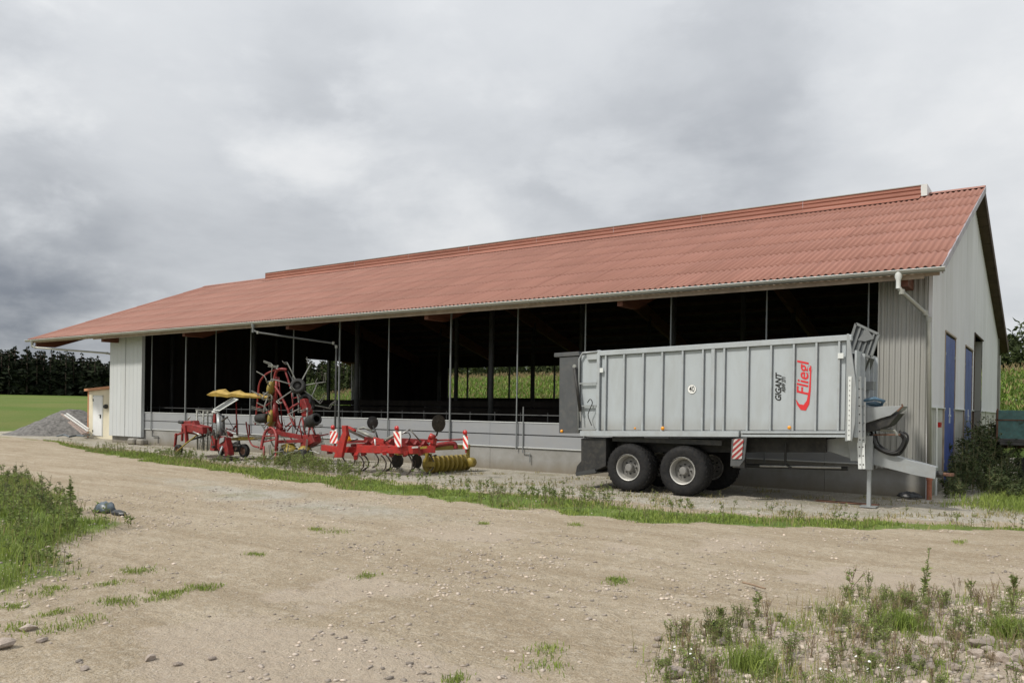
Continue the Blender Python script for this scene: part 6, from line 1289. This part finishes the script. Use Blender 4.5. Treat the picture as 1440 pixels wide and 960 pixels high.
x, y = sample(22000, (-40, 0, 15.5, 22.4), lambda a, b: (b > np.interp(a, STRIP[:, 0], STRIP[:, 2])-.3)*np.clip(17/np.hypot(a, b), .2, 1), 115); x, y = x[:7000], y[:7000]
pebbles('apron_gravel', x, y, .008+.022*r0.random(len(x))**3, 'pebble', 'pale crushed gravel on the apron in front of the barn', 116)

# ================================================================== CORN, BUSHES, WOODS
def corn(name, rows, label, seed):
    r_ = np.random.default_rng(seed); parts = []; tas = []
    for (y0, xa, xb, dx) in rows:
        n = int((xb-xa)/dx); x = np.linspace(xa, xb, n)+r_.normal(0, .05, n); y = y0+r_.normal(0, .08, n); z = gz(x, y); H = r_.uniform(2.0, 2.45, n)
        b = np.stack([x, y, z], 1); t = b+np.stack([r_.normal(0, .05, n), r_.normal(0, .05, n), H], 1); parts.append(stemq(b, t, np.full(n, .018)))
        for k in range(9):
            f = .12+.82*k/9; C = b+(t-b)*f; a = r_.uniform(0, 2*PI, n); L = r_.uniform(.55, .9, n)*(1-.35*abs(f-.5)); wd = r_.uniform(.06, .10, n)
            d = np.stack([np.cos(a), np.sin(a), np.zeros(n)], 1); s = np.stack([-np.sin(a), np.cos(a), np.zeros(n)], 1)*(wd/2)[:, None]; zz = np.array([0, 0, 1.0])
            m1 = C+d*(L*.35)[:, None]+zz*(L*.38)[:, None]; m2 = C+d*(L*.75)[:, None]+zz*(L*.30)[:, None]; e = C+d*L[:, None]-zz*(L*.10)[:, None]
            V = np.stack([C-s*.5, C+s*.5, m1+s, m1-s, m2+s*.8, m2-s*.8, e], 1).reshape(-1, 3); q = np.arange(n)[:, None]*7
            parts.append((V, np.vstack([q+np.array([[0, 1, 2, 3]]), q+np.array([[3, 2, 4, 5]])]), q+np.array([[5, 4, 6]])))
        for k in range(4):
            a = r_.uniform(0, 2*PI, n); tas.append(stemq(t, t+np.stack([np.cos(a)*.10, np.sin(a)*.10, r_.uniform(.18, .3, n)], 1), np.full(n, .012)))
    o = stuff(name, joinv(parts), 'corn_leaf', label, 'corn'); V, Q, T_ = joinv(tas); me = npmesh('tassel', V, Q, T_); ob = link('tassel', me, o, (0, 0, 0)); me.materials.append(MAT['corn_tassel']); ob['kind'] = 'stuff'
corn('corn_field', [(52.5+k*1.5, -75-(k*2.2), 14+k*1.6, .24) for k in range(16)], 'tall green maize field with brown tassels behind the barn', 121)
# shrubs beyond the left gable opening
def crown(name, C, rad, nleaf, ll, mt, seed, squash=1.0, clumps=40):
    r_ = np.random.default_rng(seed); c = r_.normal(size=(clumps, 3)); c /= np.linalg.norm(c, axis=1, keepdims=True); c *= (r_.uniform(.35, 1, clumps)**.5)[:, None]*np.array(rad); k = r_.integers(0, clumps, nleaf); d = r_.normal(size=(nleaf, 3)); d /= np.linalg.norm(d, axis=1, keepdims=True)
    P_ = np.array(C)+c[k]+d*(r_.uniform(.5, 1, nleaf)*np.mean(rad)*.30)[:, None]; return leafq(P_, d+r_.normal(0, .5, (nleaf, 3)), ll*r_.uniform(.6, 1.4, nleaf), ll*r_.uniform(.35, .6, nleaf), r_)
for i, (x, y, rr_, hh_) in enumerate([(-47.5, 38.0, 1.7, 2.6), (-50.5, 41.5, 2.0, 3.0), (-53.5, 43.8, 2.2, 3.6), (-46.8, 41.2, 1.3, 2.0), (-56.5, 47.5, 2.4, 3.8)]):
    z0 = float(gz(x, y)); b_ = thing('shrub', (x, y, z0), ['rounded green shrub nearest the left end opening, seen through the barn', 'green shrub behind the nearest one beyond the left end opening', 'tall shrub in the middle beyond the left end opening', 'low shrub at the right side of the left end opening', 'farthest tall shrub beyond the left end opening'][i], 'shrub', 'shrubs beyond the left end of the barn')
    V, Q, T_ = crown('c', (x, y, z0+hh_*.55), (rr_, rr_, hh_*.55), 5200, .17, 'bush_leaf', 130+i); me = npmesh('crown', V, Q, T_); link('crown', me, b_, (0, 0, 0), 'bush_leaf')
    m = MB(); 
    for k in range(5): a = k*1.3; m.tube([(x, y, z0-.05), (x+math.cos(a)*rr_*.3, y+math.sin(a)*rr_*.3, z0+hh_*.4), (x+math.cos(a)*rr_*.55, y+math.sin(a)*rr_*.55, z0+hh_*.85)], .04, 5, .012)
    m.build('trunk', 'trunk', b_)
# woods
def conifer_part(x, y, z, H, r, seed, lv=13, per=16):
    r_ = np.random.default_rng(seed); n = lv*per; t = np.repeat(np.linspace(.06, .99, lv), per)+r_.normal(0, .015, n); a = r_.uniform(0, 2*PI, n); L = r*(1.04-t)**.5*r_.uniform(.55, 1.15, n)
    C = np.stack([np.full(n, x), np.full(n, y), z+H*t], 1); Dv = np.stack([np.cos(a), np.sin(a), r_.uniform(-.45, .05, n)], 1); l1 = leafq(C, Dv, L, L*.55+.25, r_, .15)
    C2 = C+Dv*(L*.4)[:, None]; l2 = leafq(C2, Dv+r_.normal(0, .5, (n, 3)), L*.6, L*.35, r_, .2); return joinv([l1, l2])
def wood(name, trees, mt, label, seed, lv=13, per=16, trunkh=.5):
    parts = []; tr_ = []
    for i, (x, y, H, r) in enumerate(trees):
        z = float(gz(x, y)); parts.append(conifer_part(x, y, z, H, r, seed+i, lv, per)); tr_.append(stemq(np.array([[x, y, z-.3]]), np.array([[x, y, z+H*.95]]), np.array([.22+.01*H])))
    o = stuff(name, joinv(parts), mt, label, 'forest'); V, Q, T_ = joinv(tr_); me = npmesh('trunk', V, Q, T_); ob = link('trunk', me, o, (0, 0, 0)); me.materials.append(MAT['trunk']); ob['kind'] = 'stuff'; return o
r4 = np.random.default_rng(9); trees = []
for row in range(7):
    for a in np.arange(-85, -35, .46):
        R_ = 335+row*7+r4.normal(0, 2.0); aa = R(a+r4.normal(0, .15)); trees.append((R_*math.sin(aa), R_*math.cos(aa), r4.uniform(11.8, 16.4)*(1+.08*math.sin(a*.35)), r4.uniform(3.2, 4.6)))
wood('far_forest', trees, 'conifer', 'dark pine forest closing off the field at the far left', 500, 11, 9)
trees = []
for row in range(5):
    for x in np.arange(-150, 75, 3.3):
        trees.append((x+r4.normal(0, .7), 118+row*4+r4.normal(0, 1.2)-.06*x, r4.uniform(8, 13.5)*(1.1 if r4.random() < .1 else 1), r4.uniform(1.7, 2.9)))
trees = [(a_, b_, c_*(.72 if a_ > -60 else 1), d_) for (a_, b_, c_, d_) in trees if r4.random() < (.16 if a_ > -60 else .5)]
rc = []
for i in range(90):
    x = -120+i*2.1+r4.normal(0, .8); y = 112-.06*x+r4.uniform(0, 14); Hc = r4.uniform(7.5, 11.5); z = float(gz(x, y)); rc.append(crown('c', (x, y, z+Hc*.55), (r4.uniform(2.2, 3.4), r4.uniform(2.2, 3.2), Hc*.5), 1000, .75, None, 3000+i, clumps=26))
stuff('broadleaf_wood', joinv(rc), 'wood_mix', 'rounded broadleaf trees at the front edge of the wood behind the maize', 'forest')
wood('near_wood', trees, 'wood_mix', 'mixed dark green wood rising behind the maize field', 2500, 14, 13)
